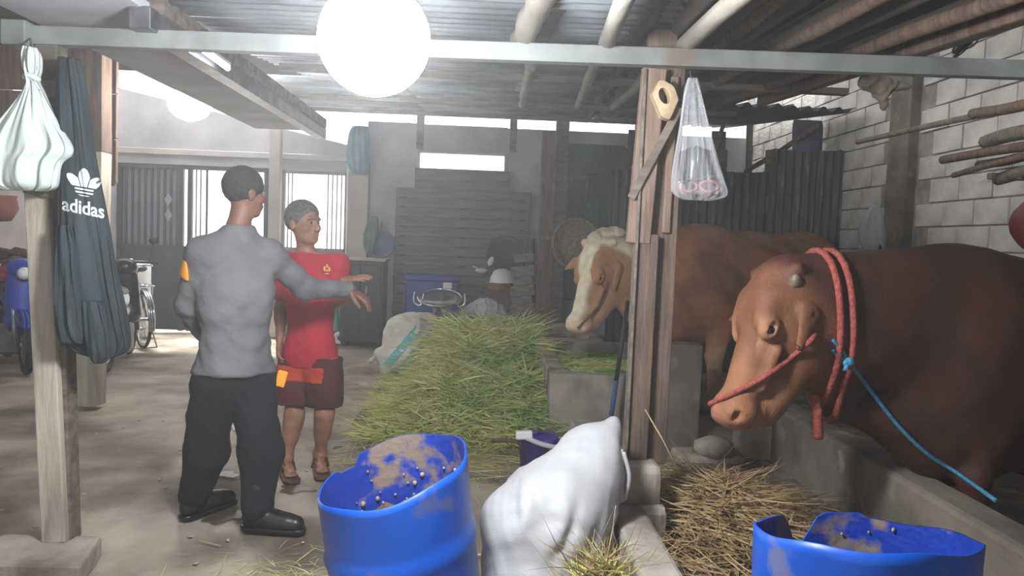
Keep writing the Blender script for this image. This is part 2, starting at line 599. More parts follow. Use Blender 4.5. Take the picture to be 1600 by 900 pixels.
wl = MB().span((-5.75, -3.4, -.02), (-5.6, 11.15, 3.0))
struct(wl.obj('wall_left', M['plaster_left']))
struct(MB().span((-5.75, -3.55, -.02), (3.85, -3.4, .5)).span((-.4, -3.55, .5), (3.85, -3.4, 4.1)).span((-5.75, -3.55, 1.7), (-.4, -3.4, 3.2)).obj('wall_rear', M['plaster']))  # unseen wall behind the camera, its left opening shaped to let in fill light

# right wall of painted blocks: mortar core, every block its own piece
wr = struct(MB().span((3.712, -3.4, -.02), (3.86, 11.15, 4.2)).obj('wall_right', M['mortar']))
bm_ = MB().box((0, 0, 0), (.03, .388, .188)).obj('block', M['block'], wr, bevel=.006)
ORG[bm_.name] = ORG['wall_right']
base = ORG['wall_right']
first = True
rows = 15
for r in range(rows):
    z = .9 + r * .2
    off = (r % 2) * .2
    for k in range(17):
        y = 4.35 + off + k * .4
        if y > 10.9 or 6.45 < y < 7.1:
            continue
        b = bm_ if first else bm_.copy()
        if not first:
            COL.objects.link(b)
        first = False
        b.parent = wr
        b.location = Vector((3.708 + random.uniform(-.005, .004), y, z)) - base
        b.rotation_euler = (random.uniform(-.006, .006), 0, random.uniform(-.01, .01))
struct(MB().span((3.62, 6.6, 0), (3.72, 6.94, 3.7)).obj('trim_8', M['concrete_dark'], bevel=.01))

# ------------------------------------------------------------------ roof: every sheet and pole a part of the ceiling
def roof_z(y):
    return 2.03 + .108 * y
ceil_ = struct(MB().span((-1.46, 3.28, 2.33), (-1.36, 6.5, 2.40)).obj('ceiling', M['wood_grey']))
def sheet_x(x0, x1, y0, y1, lift):          # corrugation runs across
    nx, ny = 2, int((y1 - y0) / .022)
    def fn(u, v):
        y = y0 + (y1 - y0) * v; x = x0 + (x1 - x0) * u
        return Vector((x, y, roof_z(y) + lift + .02 * math.sin(2 * math.pi * y / .13)))
    o = MB().grid(fn, nx, ny).obj('roof_sheet', M['roof'], ceil_, smooth=True)
    s_ = o.modifiers.new('thickness', 'SOLIDIFY'); s_.thickness = .003
    return o
def sheet_y(xa, xb, y0, y1, lift, skew):    # corrugation runs in depth
    nx, ny = int((xb - xa) / .016), 4
    def fn(u, v):
        y = y0 + (y1 - y0) * v; s = (xb - xa) * u
        return Vector((xa + s + skew * y, y, roof_z(y) + lift + .026 * math.sin(2 * math.pi * s / .15)))
    o = MB().grid(fn, nx, ny).obj('roof_sheet', M['roof_old'], ceil_, smooth=True)
    s_ = o.modifiers.new('thickness', 'SOLIDIFY'); s_.thickness = .004
    return o
y = -3.3; k = 0
while y < 11.3:
    y1 = min(y + 1.25, 11.55)
    xl = -2.55 if y > 6.3 else -1.5
    for x0 in (xl, xl + 1.7):
        xr = min(x0 + 1.78, .45 + .083 * y)
        if x0 == xl + 1.7:
            xr = .48 + .083 * (y + .6)
        sheet_x(x0, xr, y - .06, y1 + .04, .012 * (k % 3) * .6 + random.uniform(0, .01))
        k += 1
    y += 1.25
for i in range(4):
    for (ya, yb) in ((-3.3, 1.2), (1.1, 4.6), (4.5, 8.0), (7.9, 11.5)):
        xa = .22 + i * .34 + (.0 if i < 3 else 0)
        sheet_y(xa, xa + .38, ya, yb, .004 + .012 * (i % 2) - .008 * (ya > 4), .095)
for i in range(3):
    sheet_y(2.0 + i * .6 - .4, 2.65 + i * .6 - .4, 7.4, 11.5, .0 + .012 * (i % 2), .01)
def pole(a, b, r, m=None, name='roof_pole'):
    a, b = Vector(a), Vector(b)
    n = 10
    pts = [a.lerp(b, i / n) + Vector((random.uniform(-.006, .006), 0, random.uniform(-.005, .005))) for i in range(n + 1)]
    rr = [r * (1.12 if i % 3 == 0 else 1.0) for i in range(n + 1)]
    return MB().tube(pts, rr, 9).obj(name, m or M['pole'], ceil_, smooth=True)
def rpole(px0, py0, Y0, px1, py1, Y1, r, **kw):
    a, b = at(px0, py0, Y0), at(px1, py1, Y1)
    d = (b - a)
    a2 = a - d * (.9 / max(d.y, .1)) if Y0 < 2.6 else a
    return pole(a2, b, r, **kw)
rpole(975, 0, 2.48, 903, 166, 7.2, .033)
rpole(1150, 0, 2.45, 958, 167, 7.1, .035)
rpole(862, -40, 2.6, 812, 72, 3.5, .05)
rpole(830, 96, 4.2, 815, 164, 7.4, .03)
rpole(1262, -40, 2.35, 1010, 160, 6.9, .028, m=M['wood'])
rpole(1420, -30, 2.3, 1062, 158, 6.8, .03, m=M['wood'])
rpole(1560, 0, 2.4, 1130, 160, 6.6, .03, m=M['wood'])
# purlins across the roof
for y in (5.2, 7.9, 10.4):
    MB().span((-1.4 if y < 6 else -2.5, y - .03, roof_z(y) - .075), (2.2 + .04 * y, y + .03, roof_z(y) - .03)).obj('purlin', M['wood_grey'], ceil_, bevel=.004)
# heavy dark edge beam of the right roof
a, b = at(1640, 30, 2.36), at(1190, 166, 6.1)
MB().bar(a + Vector((0, 0, .05)), b + Vector((0, 0, .04)), .08, .07).obj('edge_beam', M['wood'], ceil_, bevel=.01)

struct(MB().span((1.2, -3.4, 4.12), (3.86, 8.6, 4.2)).obj('shade_cover_right', M['wood_grey']))  # unseen cover added to keep sky light off the right wall
struct(MB().span((-5.75, 4.4, 3.32), (-2.2, 9.5, 3.38)).obj('shade_cover_yard', M['roof_old']))  # cover added over the yard to cut the light on the gate wall
# soffit on the left with its beam
sof = struct(MB().span((-2.02, 1.0, 2.335), (-1.42, 6.75, 2.375)).obj('ceiling_left', M['soffit']))
struct(MB().span((-5.6, -3.4, 2.48), (-2.0, 4.6, 2.56)).obj('ceiling_front_left', M['wood_grey']))
struct(MB().span((-1.47, 3.2, 2.25), (-1.38, 6.6, 2.34)).obj('trim_9', M['steel'], bevel=.006))
# board lintel over the left yard
lb = struct(MB().span((-5.6, 6.42, 1.78), (-3.05, 6.46, 2.2)).obj('trim_10', M['wood']))
for i in range(4):
    MB().span((-5.6, 6.38, 1.8 + i * .36), (-3.02, 6.42, 2.15 + i * .36)).obj('plank', M['wood'], lb, bevel=.005)

# main cross beam over the posts
L_, R_ = at(38, 56, 3.3), at(1660, 112, 3.3)
bmz = struct(MB().bar(L_, R_, .06, .075).obj('trim_1', M['beam'], bevel=.004))
MB().box(L_ + Vector((-.01, -.01, 0)), (.1, .11, .1)).obj('beam_end_plate', M['beam'], bmz, bevel=.006)

# ------------------------------------------------------------------ lamps
c = at(585, 62, 1.95)
t = thing('globe_lamp', 'round white lamp above the cross beam, its globe enlarged to hold the glare', 'lamp', c - Vector((0, 0, .137)))
MB().sphere(c, .138, 32, 20).obj('globe', M['lamp'], t, smooth=True)  # drawn wider than the bulb so that its glare is part of the shape
MB().lathe([(.0, .07), (.045, .07), (.05, 0), (.0, 0)], c + Vector((0, 0, .13)), n=20).obj('socket', M['white'], t)
c = at(297, 163, 6.5)
t = thing('globe_lamp', 'small bright lamp glowing under the soffit edge above the gate', 'lamp', c - Vector((0, 0, .12)))
MB().sphere(c, .15, 24, 14, sq=(1.15, 1, .9)).obj('globe', M['lamp_back'], t, smooth=True)
MB().tube([c + Vector((0, 0, .13)), c + Vector((.3, 0, .2)), Vector((-2.0, 6.5, 2.36))], .012, 8).obj('bracket', M['white'], t)
a, b = at(318, 79, 3.55), at(356, 107, 3.95)  # added glowing strip in place of a bright streak on the beam
t = thing('streak_strip', 'thin glowing strip added as the streak of light along the left roof beam', 'lamp', (a + b) / 2)
MB().tube([a, b], .012, 10).obj('tube', M['light_streak'], t, smooth=True)
MB().bar(a + Vector((0, 0, .02)), b + Vector((0, 0, .02)), .03, .016).obj('streak_backing', M['white'], t)

# haze volume added in the shed to imitate a veil of lens glare
hz = bpy.data.materials.new('veil_haze'); hz.use_nodes = True
nt = hz.node_tree; nt.nodes.remove(nt.nodes['Principled BSDF'])
vs_ = nt.nodes.new('ShaderNodeVolumeScatter'); vs_.inputs['Density'].default_value = HAZE
vs_.inputs['Anisotropy'].default_value = .35; vs_.inputs['Color'].default_value = (.98, .98, .98, 1)
nt.links.new(vs_.outputs[0], nt.nodes['Material Output'].inputs['Volume'])
if HAZE > 0:
    o = MB().span((-5.58, .6, .02), (3.6, 10.96, 2.9)).obj('haze', hz)
    stuff(tag(o, 'thin haze added to the shed air as a veil of glare', 'haze'))
# ------------------------------------------------------------------ cattle
def nrm(v):
    v = np.array(v, float); return v / np.linalg.norm(v)

def cattle(name, label, org, ang, s, poll, muzzle, face, cols, horn, neck_w=1.0, nk=(0, 0), cat='cow', hump=.0, deep=0.0):
    """bull with withers above org, rump in direction ang; the head hangs from poll to muzzle, its forehead looking along face"""
    org = np.array(org, float)
    ca, sa = math.cos(ang), math.sin(ang)
    X = np.array((ca, sa, 0)); Yv = np.array((-sa, ca, 0)); Z = np.array((0, 0, 1.0))
    R = np.stack([X, Yv, Z], 1)
    def b(x, y, z):
        return org + s * (x * X + y * Yv + z * Z)
    S = Soft()
    k = .09 * s
    S.el(b(.12, 0, .98 - deep), np.array((.46, .33, .46 + deep)) * s, R, k)
    S.el(b(.72, 0, .96 - deep), np.array((.66, .385, .43 + deep)) * s, R, k)
    S.el(b(1.34, 0, 1.1), np.array((.42, .32, .33)) * s, R, k)
    S.rc(b(-.02, 0, 1.27), b(.6, 0, 1.24), .16 * s, .15 * s, k)
    S.rc(b(.6, 0, 1.24), b(1.42, 0, 1.29), .15 * s, .13 * s, k)
    if hump:
        S.el(b(-.05, 0, 1.34), np.array((.28, .13, hump)) * s, R, k)
    # hips, tail head, ribs
    for y in (-1, 1):
        S.rc(b(1.08, .2 * y, 1.3), b(1.2, .24 * y, 1.22), .06 * s, .06 * s, .06)
        S.rc(b(1.35, .2 * y, 1.15), b(1.4, .2 * y, .75), .2 * s, .14 * s, .08, (Yv, .75))
    # head frame
    P, Q = np.array(poll, float), np.array(muzzle, float)
    L = np.linalg.norm(Q - P)
    a = (Q - P) / L
    n = np.array(face, float); n = nrm(n - a * (n @ a))
    l = np.cross(n, a)
    H = np.stack([a, n, l], 1)
    def h(x, d, w):
        return P + L * (x * a + d * n + w * l)
    # neck
    hd = h(.08, -.2, 0)
    w0 = b(-.02, 0, 1.02) + np.array((0, 0, nk[0])); w1 = hd + np.array((0, 0, nk[1]))
    S.rc(w0, w1, .35 * s * neck_w, .235 * s * neck_w, .1, (Yv, .72))
    S.rc(b(0, 0, 1.25), h(.02, -.12, 0), .17 * s, .15 * s, .08)
    S.chain([b(-.22, 0, .62), (b(-.3, 0, .72) + w1) / 2 - Z * .16 * s, h(.35, -.36, 0)], [.1 * s, .07 * s, .06 * s], .09)
    S.rc(b(-.18, 0, .78), b(.05, 0, .66), .2 * s, .16 * s, .09, (Yv, .8))
    # skull, bridge, jaws, muzzle
    S.el(h(.17, -.08, 0), np.array((.2, .18, .19)) * L, H, .05)
    S.el(h(.02, -.02, 0), np.array((.1, .12, .13)) * L, H, .05)
    S.rc(h(.2, -.06, 0), h(.86, -.1, 0), .155 * L, .108 * L, .04, (l, .95))
    S.rc(h(.28, -.4, .05), h(.8, -.3, .02), .175 * L, .095 * L, .05, (l, .75))
    S.rc(h(.28, -.4, -.05), h(.8, -.3, -.02), .175 * L, .095 * L, .05, (l, .75))
    S.el(h(.9, -.11, 0), np.array((.12, .135, .155)) * L, H, .03)
    S.el(h(.87, -.235, 0), np.array((.1, .06, .1)) * L, H, .03)
    S.el(h(.955, -.08, 0), np.array((.06, .085, .12)) * L, H, .02)
    for y in (-1, 1):
        S.rc(h(.2, .05, .11 * y), h(.34, .06 - .03 * (y < 0), .135 * y), .05 * L, .045 * L, .06)      # brow
        S.el(h(.385, .01 - .04 * (y < 0), .155 * y), np.array((.085, .07, .055)) * L, H, .02)            # eye bulge
        S.rc(h(.48, -.12, .15 * y), h(.72, -.14, .12 * y), .03 * L, .02 * L, .04)        # cheek ridge
        S.rc(h(.9, -.05, .085 * y), h(.97, -.06, .075 * y), .035 * L, .035 * L, .02)     # nostril rim
        # ear
        if y > 0:      # the near ear hangs down beside the cheek
            e0, e1, e2 = h(.1, -.1, .18 * y), h(.2, -.15, .25 * y), h(.42, -.18, .25 * y)
            S.rc(e0, e1, .05 * L, .07 * L, .02, (l, .45)); S.rc(e1, e2, .07 * L, .03 * L, .012, (l, .4))
            S.rc(h(.2, -.165, .3), h(.32, -.185, .29), .03 * L, .014 * L, .012, (n, .5), sub=True)
        else:
            e0, e1, e2 = h(.1, -.1, .18 * y), h(.16, -.1, .36 * y), h(.24, -.12, .5 * y)
            S.rc(e0, e1, .05 * L, .07 * L, .03, (n, .4)); S.rc(e1, e2, .07 * L, .02 * L, .02, (n, .4))
        S.rc(h(.0, .0, .12 * y), h(-.03, .02, .2 * y), .055 * L, .045 * L, .03)
    for y in (-1, 1):
        S.el(h(.965, -.06, .115 * y), np.array((.04, .024, .036)) * L, H, .01, sub=True)
        S.el(h(.4, .008, .205 * y), np.array((.05, .02, .03)) * L, H, .012, sub=True)
        S.rc(h(.72, -.21, .145 * y), h(.95, -.195, .115 * y), .02 * L, .022 * L, .012, sub=True)
    S.rc(h(.97, -.19, -.1), h(.97, -.19, .1), .018 * L, .018 * L, .012, sub=True)
    # legs
    for y in (-1, 1):
        S.rc(b(.02, .2 * y, .98), b(.12, .21 * y, .68), .17 * s, .13 * s, .08, (Yv, .7))
        S.chain([b(.12, .2 * y, .7), b(.05, .2 * y, .42), b(.07, .2 * y, .16), b(.02, .2 * y, .05)], [.12 * s, .068 * s, .05 * s, .062 * s], .03)
        S.rc(b(.02, .2 * y, .045), b(-.03, .2 * y, .04), .06 * s, .045 * s, .02)
        S.rc(b(1.35, .2 * y, .9), b(1.16, .23 * y, .7), .2 * s, .14 * s, .08, (Yv, .75))
        S.chain([b(1.18, .22 * y, .68), b(1.5, .2 * y, .48), b(1.44, .2 * y, .16), b(1.39, .2 * y, .05)], [.13 * s, .07 * s, .05 * s, .06 * s], .035)
        S.rc(b(1.39, .2 * y, .045), b(1.34, .2 * y, .04), .06 * s, .045 * s, .02)
    S.chain([b(1.7, 0, 1.26), b(1.8, 0, 1.1), b(1.82, 0, .6)], [.05 * s, .035 * s, .025 * s], .03)
    t = thing(name, label, cat, org)
    def colf(v, nn):
        bx = ((v - org) @ X) / s
        bz = v[:, 2]
        d = v - P
        ha, hn, hl = d @ a / L, d @ n / L, d @ l / L
        inhead = sm(-(np.maximum(np.maximum(ha - 1.3, -.4 - ha), np.maximum(np.abs(hl) - .62, np.maximum(hn - .5, -.8 - hn)))), 0, .12)
        return cols(v, bx, bz, ha, hn, hl, inhead, nn)
    v, q, nn = S.mesh(.0125)
    v = v + nn * (wob(v, 5, 1.0) * .004 + wob(v, 13, 2.0) * .0014)[:, None]
    body = raw_mesh('body', v, q, M[name], t, colf(v, nn))
    for y in (-1, 1):
        MB().sphere(h(.4, .006, .170 * y), .03 * L, 14, 10).obj('eye', M['eye'], t, smooth=True)
        if horn and y > 0:
            MB().tube([h(.08, -.02, .15 * y), h(.05, .01, .22 * y), h(.03, .04, .24 * y)], [.05 * L, .04 * L, .012 * L], 10).obj('horn', M['horn'], t, smooth=True)
    MB().tube([b(1.82, 0, .62), b(1.83, 0, .45), b(1.82, 0, .3)], [.03 * s, .06 * s, .01], 10).obj('tail_tuft', M['black'], t, smooth=True)
    return t, h, b

M['eye'] = mat('wet_eye', (16, 12, 10), rough=.12)
M['horn'] = mat('horn', (112, 96, 80), (60, 50, 42), scale=20, rough=.5)
for nme in ('red_bull', 'pied_bull'):
    M[nme] = mat(nme + '_coat', (255, 255, 255), (.72, .68, .64), scale=16, rough=.72, bump=.25, bscale=90, attr='Col', lo=.3, hi=.75)

def C3(c):
    return np.array(lin(c))
def mixc(a, b, t):
    return a * (1 - t[:, None]) + b * t[:, None]

def red_cols(v, bx, bz, ha, hn, hl, ih, nn):
    w = wob(v, 4, .3)
    c = mixc(C3((76, 38, 25))[None] + 0 * v, C3((50, 28, 21))[None] + 0 * v, sm(w, -.6, .8))
    c = mixc(c, C3((104, 60, 40))[None] + 0 * v, sm(-nn[:, 2] * .5 + w * .4, .35, .8) * .6)
    hc = mixc(C3((116, 72, 45))[None] + 0 * v, C3((146, 98, 66))[None] + 0 * v, sm(ha, .45, .75))
    hc = mixc(hc, C3((170, 112, 88))[None] + 0 * v, sm(ha + .25 * w, .84, .98))
    ring = np.exp(-(((ha - .42) / .11) ** 2 + ((hn + .0) / .1) ** 2)) * (np.abs(hl) > .1)
    hc = mixc(hc, C3((184, 132, 98))[None] + 0 * v, np.clip(ring * .9, 0, 1))
    hc = mixc(hc, C3((112, 62, 40))[None] + 0 * v, sm(-ha - hn, .1, .5) * .5)
    hc = mixc(hc, C3((108, 60, 38))[None] + 0 * v, sm(-hn, .33, .5) * sm(-ha, -.7, -.5) * .6)
    return mixc(c, hc, ih * sm(ha - hn * .0 + .25 * hn, -.1, .12))

def pied_cols(v, bx, bz, ha, hn, hl, ih, nn):
    w = wob(v, 3.2, 1.3)
    c = mixc(C3((158, 104, 64))[None] + 0 * v, C3((118, 70, 42))[None] + 0 * v, sm(w, -.4, .7))
    c = mixc(c, C3((176, 150, 124))[None] + 0 * v, sm(bz + .12 * w, 1.5, 1.66) * .7)
    c = mixc(c, C3((206, 176, 140))[None] + 0 * v, sm(-bz + .2 * w, -.85, -.6) * .5)
    hc = mixc(C3((176, 128, 84))[None] + 0 * v, C3((196, 152, 108))[None] + 0 * v, sm(ha + .2 * w, .4, .8))
    blaze = sm(.12 - np.abs(hl) + .05 * w - .12 * sm(ha, .5, .2) * 0, 0, .05) * sm(hn, -.14, -.02)
    hc = mixc(hc, C3((240, 230, 200))[None] + 0 * v, np.clip(blaze, 0, 1))
    hc = mixc(hc, C3((226, 214, 186))[None] + 0 * v, sm(-ha + .03 * w, -.06, .02) * sm(hn, -.5, -.3))
    hc = mixc(hc, C3((226, 190, 166))[None] + 0 * v, sm(ha, .86, .97) * .7)
    return mixc(c, hc, ih * sm(ha + .3 * hn, -.25, -.05))

pA, mA = at(1214, 432, 3.02), at(1118, 650, 2.86)
bull2, h2, b2 = cattle('red_bull', 'dark reddish brown bull with a pale ringed eye, its neck in red rope loops', (1.98, 3.25, .15), math.radians(10), .93,
                       pA, mA, (-1, -.27, .3), red_cols, True, 1.0, nk=(.02, -.08), cat='bull', hump=.05, deep=.1)
pB, mB = at(936, 384, 5.95), at(891, 512, 5.72)
bull1, h1, b1 = cattle('pied_bull', 'tan bull with a cream poll and white blaze, behind the wooden pillar', (1.72, 6.25, .15), math.radians(32), 1.03,
                       pB, mB, (-.85, -.75, .25), pied_cols, False, .95, nk=(.0, -.05), cat='bull')
# cream tuft of hair on the poll of the pied bull
M['tuft'] = mat('cream_hair', (226, 216, 186), (196, 182, 150), scale=20, rough=.9, bump=.6, bscale=60)
S = Soft()
S.el(h1(-.1, -.05, 0), (.1, .1, .095), k=.03).el(h1(-.2, -.12, .06), (.085, .09, .07), k=.03).el(h1(-.02, .08, 0), (.07, .07, .07), k=.03).el(h1(-.16, -.14, -.1), (.08, .08, .07), k=.03)
tf = soft_obj('poll_tuft', S, .01, M['tuft'], bull1, disp=lambda v, n: wob(v, 24, 1) * .007)

# ropes on the bulls
M['rope_red'] = mat('red_rope', (168, 82, 70), (128, 58, 52), scale=60, rough=.8, bump=.5, bscale=120)
M['rope_blue'] = mat('blue_rope', (70, 150, 186), (48, 112, 150), scale=60, rough=.7, bump=.4, bscale=120)
def smooth_path(pts, n=8):
    pts = [np.array(p, float) for p in pts]
    out = []
    for i in range(len(pts) - 1):
        p0 = pts[max(i - 1, 0)]; p1 = pts[i]; p2 = pts[i + 1]; p3 = pts[min(i + 2, len(pts) - 1)]
        for k in range(n):
            t = k / n
            out.append(.5 * (2 * p1 + (p2 - p0) * t + (2 * p0 - 5 * p1 + 4 * p2 - p3) * t * t + (3 * p1 - p0 - 3 * p2 + p3) * t ** 3))
    return [Vector(p) for p in out + [pts[-1]]]
BV1 = BV2 = None
def surf(obj_body):
    from mathutils.bvhtree import BVHTree
    me = obj_body.data
    org = ORG[obj_body.name]
    return BVHTree.FromPolygons([v.co + org for v in me.vertices], [tuple(p.vertices) for p in me.polygons])
bodies = {t.name: [c for c in t.children if c.name.startswith('body')][0] for t in (bull1, bull2)}
BV2 = surf(bodies[bull2.name]); BV1 = surf(bodies[bull1.name])
def onto(bv, px, py, lift=.012, Ydef=3.0):
    """the point of the hide seen at a photograph pixel, lifted off it by half a rope"""
    d = (ROT @ Vector(((px - 800) / F, -(py - 450) / F, -1))).normalized()
    hit = bv.ray_cast(Vector((0, 0, CAM_H)), d)
    if hit[0] is None:
        return at(px, py, Ydef)
    return hit[0] + hit[1] * lift
def ring_round(bv, c, axis, ref, lift, n=40):
    """closed loop lying on the hide in the plane through c across axis"""
    a = Vector(axis).normalized(); u = (Vector(ref) - a * Vector(ref).dot(a)).normalized(); w = a.cross(u)
    pts = []
    for i in range(n):
        t = 2 * math.pi * i / n
        d = u * math.cos(t) + w * math.sin(t)
        hit = bv.ray_cast(Vector(c) + d * 1.0, -d)
        p = hit[0] if hit[0] is not None else Vector(c) + d * .25
        pts.append(p + d * lift)
    return pts
nd = Vector(b2(0, 0, 1.05)) - Vector(h2(.1, -.2, 0))
halter = thing('halter_rope', 'red rope halter looped around the dark red bull neck and through its nose', 'rope', at(1285, 640, 2.8))
for px, dz in ((1272, 0), (1293, .0)):
    c = at(px, 520, 3.1)
    ax = nd.normalized() + Vector((.25 if px < 1280 else .2, 0, .06))
    MB().tube(ring_round(BV2, c, (1, .05, .08), (0, 0, 1), .012), .0135, 8, closed=True).obj('neck_loop', M['rope_red'], halter, smooth=True)
pts = [onto(BV2, x, y, .01, 2.9) for x, y in ((1113, 632), (1135, 622), (1165, 605), (1200, 585), (1235, 558), (1262, 532), (1272, 522))]
MB().tube(smooth_path(pts), .0105, 8).obj('cheek_strand', M['rope_red'], halter, smooth=True)
e = onto(BV2, 1275, 612, .02)
MB().tube(smooth_path([e, at(1276, 640, e.y - .02), at(1278, 684, e.y)]), [.016] * 8 + [.024] * 8 + [.02], 8).obj('rope_tail', M['rope_red'], halter, smooth=True)
lead = thing('lead_rope', 'thin blue lead rope running from the red neck loops down to the trough', 'rope', at(1400, 650, 2.8))
k0 = onto(BV2, 1298, 532, .014); k1 = onto(BV2, 1321, 562, .02)
s1 = [onto(BV2, x, y, .012) for x, y in ((1297, 545), (1310, 556), (1321, 562))]
s0 = [onto(BV2, x, y, .012) for x, y in ((1298, 530), (1312, 545), (1321, 562))]
MB().tube(smooth_path(s0), .007, 7).tube(smooth_path(s1), .007, 7).obj('rope_loop', M['rope_blue'], lead, smooth=True)
MB().sphere(k1, .02, 10, 8, sq=(1.3, .9, 1)).tube([k1, k1 + Vector((-.02, -.02, -.03))], .009, 6).obj('rope_knot', M['rope_blue'], lead, smooth=True)
pp = [k1] + [onto(BV2, x, y, .02, 2.75) for x, y in ((1360, 610), (1405, 664), (1450, 705), (1500, 738))] + [at(1556, 782, 2.76)]
ys = [p.y for p in pp]
MB().tube(smooth_path(pp), .0085, 7).obj('rope_run', M['rope_blue'], lead, smooth=True)
h_ = thing('nose_rope', 'short pale rope from the mouth of the tan bull up its cheek', 'rope', h1(.7, -.3, -.2))
pts = [onto(BV1, x, y, .008, 5.6) for x, y in ((903, 513), (915, 500), (930, 484), (945, 464), (950, 440))]
MB().tube(smooth_path(pts), .009, 7).obj('rope_strand', M['wood'], h_, smooth=True)

# ------------------------------------------------------------------ troughs and concrete walls of the stall
def open_box(x0, x1, y0, y1, h, w, zb, cross=()):
    mb = MB()
    mb.span((x0, y0, 0), (x1, y0 + w, h)).span((x0, y1 - w, 0), (x1, y1, h))
    mb.span((x0, y0 + w, 0), (x0 + w, y1 - w, h)).span((x1 - w, y0 + w, 0), (x1, y1 - w, h))
    mb.span((x0 + w, y0 + w, 0), (x1 - w, y1 - w, zb))
    return mb
t1 = open_box(.5, 1.5, 5.5, 7.45, .5, .13, .38).obj('feeding_trough', M['concrete'], bevel=.012)
tag(t1, 'grey concrete feeding trough filled with cut grass under the tan bull', 'trough')
t1b = open_box(.46, 1.2, 7.5, 9.1, .5, .12, .36).obj('feeding_trough', M['concrete'], bevel=.012)
tag(t1b, 'farther concrete trough beyond the grass heap, in front of the wooden stall frame', 'trough')
w_ = MB().span((1.05, 5.0, 0), (1.46, 5.16, .81)).obj('concrete_pier', M['concrete_dark'], bevel=.015)
tag(w_, 'tall grey concrete block wall behind the wooden pillar, left of the dark gap', 'wall block')
t2 = thing('feeding_trough', 'long low concrete trough with straw in front of the dark red bull', 'trough', (1.2, 3.4, 0))
MB().span((.55, 2.3, 0), (.7, 4.7, .36)).obj('low_rim', M['concrete'], t2, bevel=.02)
MB().span((.7, 2.3, 0), (1.8, 4.9, .16)).obj('bed', M['concrete_dark'], t2, bevel=.01)
MB().prism([Vector((1.8, 4.7, 0)), Vector((1.98, 4.7, 0)), Vector((1.98, 1.4, 0)), Vector((1.8, 1.4, 0))][::-1], (0, 0, 0), (0, 0, .5)).obj('tall_rim', M['concrete_dark'], t2, bevel=.025)
MB().span((1.6, 4.62, 0), (1.98, 4.76, .5)).obj('end_wall', M['concrete'], t2, bevel=.02)
MB().span((1.2, 4.5, .0), (1.62, 4.72, .2)).obj('sill', M['concrete'], t2, bevel=.02)
MB().lathe([(.0, .2), (.13, .2), (.12, .26), (.06, .29), (0, .3)], (1.44, 4.6, 0), n=14).obj('mortar_lump', M['concrete'], t2, smooth=True)

# ------------------------------------------------------------------ wooden pillar on the trough rim, left post on its plinth
Yp = 3.3
pil = thing('wooden_pillar', 'dark wooden pillar of nailed boards standing on the trough rim beside the white sack', 'pillar', (.69, Yp, .36))
def bplank(name, p0, p1, w, d, m, y):
    a, b = at(p0[0], p0[1], y), at(p1[0], p1[1], y)
    return MB().bar(a, b, w, d, up=(0, 1, 0)).obj(name, m, pil, bevel=.004)
bplank('board', (1022, 108), (996, 380), .1, .045, M['wood_light'], Yp - .02)
bplank('board', (1013, 366), (994, 722), .085, .04, M['wood'], Yp - .015)
bplank('board', (1046, 108), (1016, 722), .125, .06, M['wood'], Yp + .045)
bplank('board', (1054, 120), (1040, 364), .035, .02, M['wood_light'], Yp + .005)
bplank('metal_strip', (1007, 110), (976, 718), .012, .07, M['wood_grey'], Yp - .02)
bplank('diagonal_strip', (1062, 168), (986, 310), .035, .012, M['wood_grey'], Yp - .055)
bplank('board', (1036, -30), (1034, 90), .13, .03, M['wood_light'], Yp + .1)
# carved cleat with a hole
c = at(1036, 156, Yp - .07)
outer = [(-.052, .02), (-.02, .085), (.04, .055), (.062, .0), (.03, -.085), (-.006, -.075)]
def ringpts(scale, n=24):
    return outer
mbc = MB(); n = 30
ov = []; iv = []
for i in range(n):
    t = 2 * math.pi * i / n
    d = Vector((math.cos(t), 0, math.sin(t)))
    best = 9
    for j in range(6):
        p, q = outer[j], outer[(j + 1) % 6]
        ex, ez = q[0] - p[0], q[1] - p[1]
        den = d.x * ez - d.z * ex
        if abs(den) > 1e-9:
            u = (p[0] * ez - p[1] * ex) / den
            w = (p[0] * d.z - p[1] * d.x) / den
            if u > 0 and -.001 <= w <= 1.001:
                best = min(best, u)
    ov.append(c + d * best)
    q = Vector((.022 * math.cos(t), 0, .034 * math.sin(t)))
    q = Matrix.Rotation(math.radians(-25), 3, 'Y') @ q
    iv.append(c + q + Vector((0, 0, .012)))
fv = [v + Vector((0, -.022, 0)) for v in ov]; fi = [v + Vector((0, -.028, 0)) for v in iv]
bv = [v + Vector((0, .03, 0)) for v in ov]; bi = [v + Vector((0, .03, 0)) for v in iv]
fs = []
for i in range(n):
    j = (i + 1) % n
    fs += [(i, j, n + j, n + i), (i, 2 * n + i, 2 * n + j, j), (n + i, n + j, 3 * n + j, 3 * n + i)]
mbc.add(fv + fi + bv + bi, fs)
M['tan'] = mat('carved_tan_wood', (188, 166, 132), (150, 128, 98), scale=12, rough=.7)
mbc.obj('carved_cleat', M['tan'], pil, fix=True, bevel=.004)
b0 = at(1004, 745, Yp)
pp = MB().span((.58, 3.16, .3), (.78, 3.44, .52)).obj('pillar_base', M['concrete'], pil, bevel=.03)
MB().span((.56, 3.12, 0), (.8, 3.48, .36)).obj('pillar_footing', M['concrete'], pil, bevel=.03)

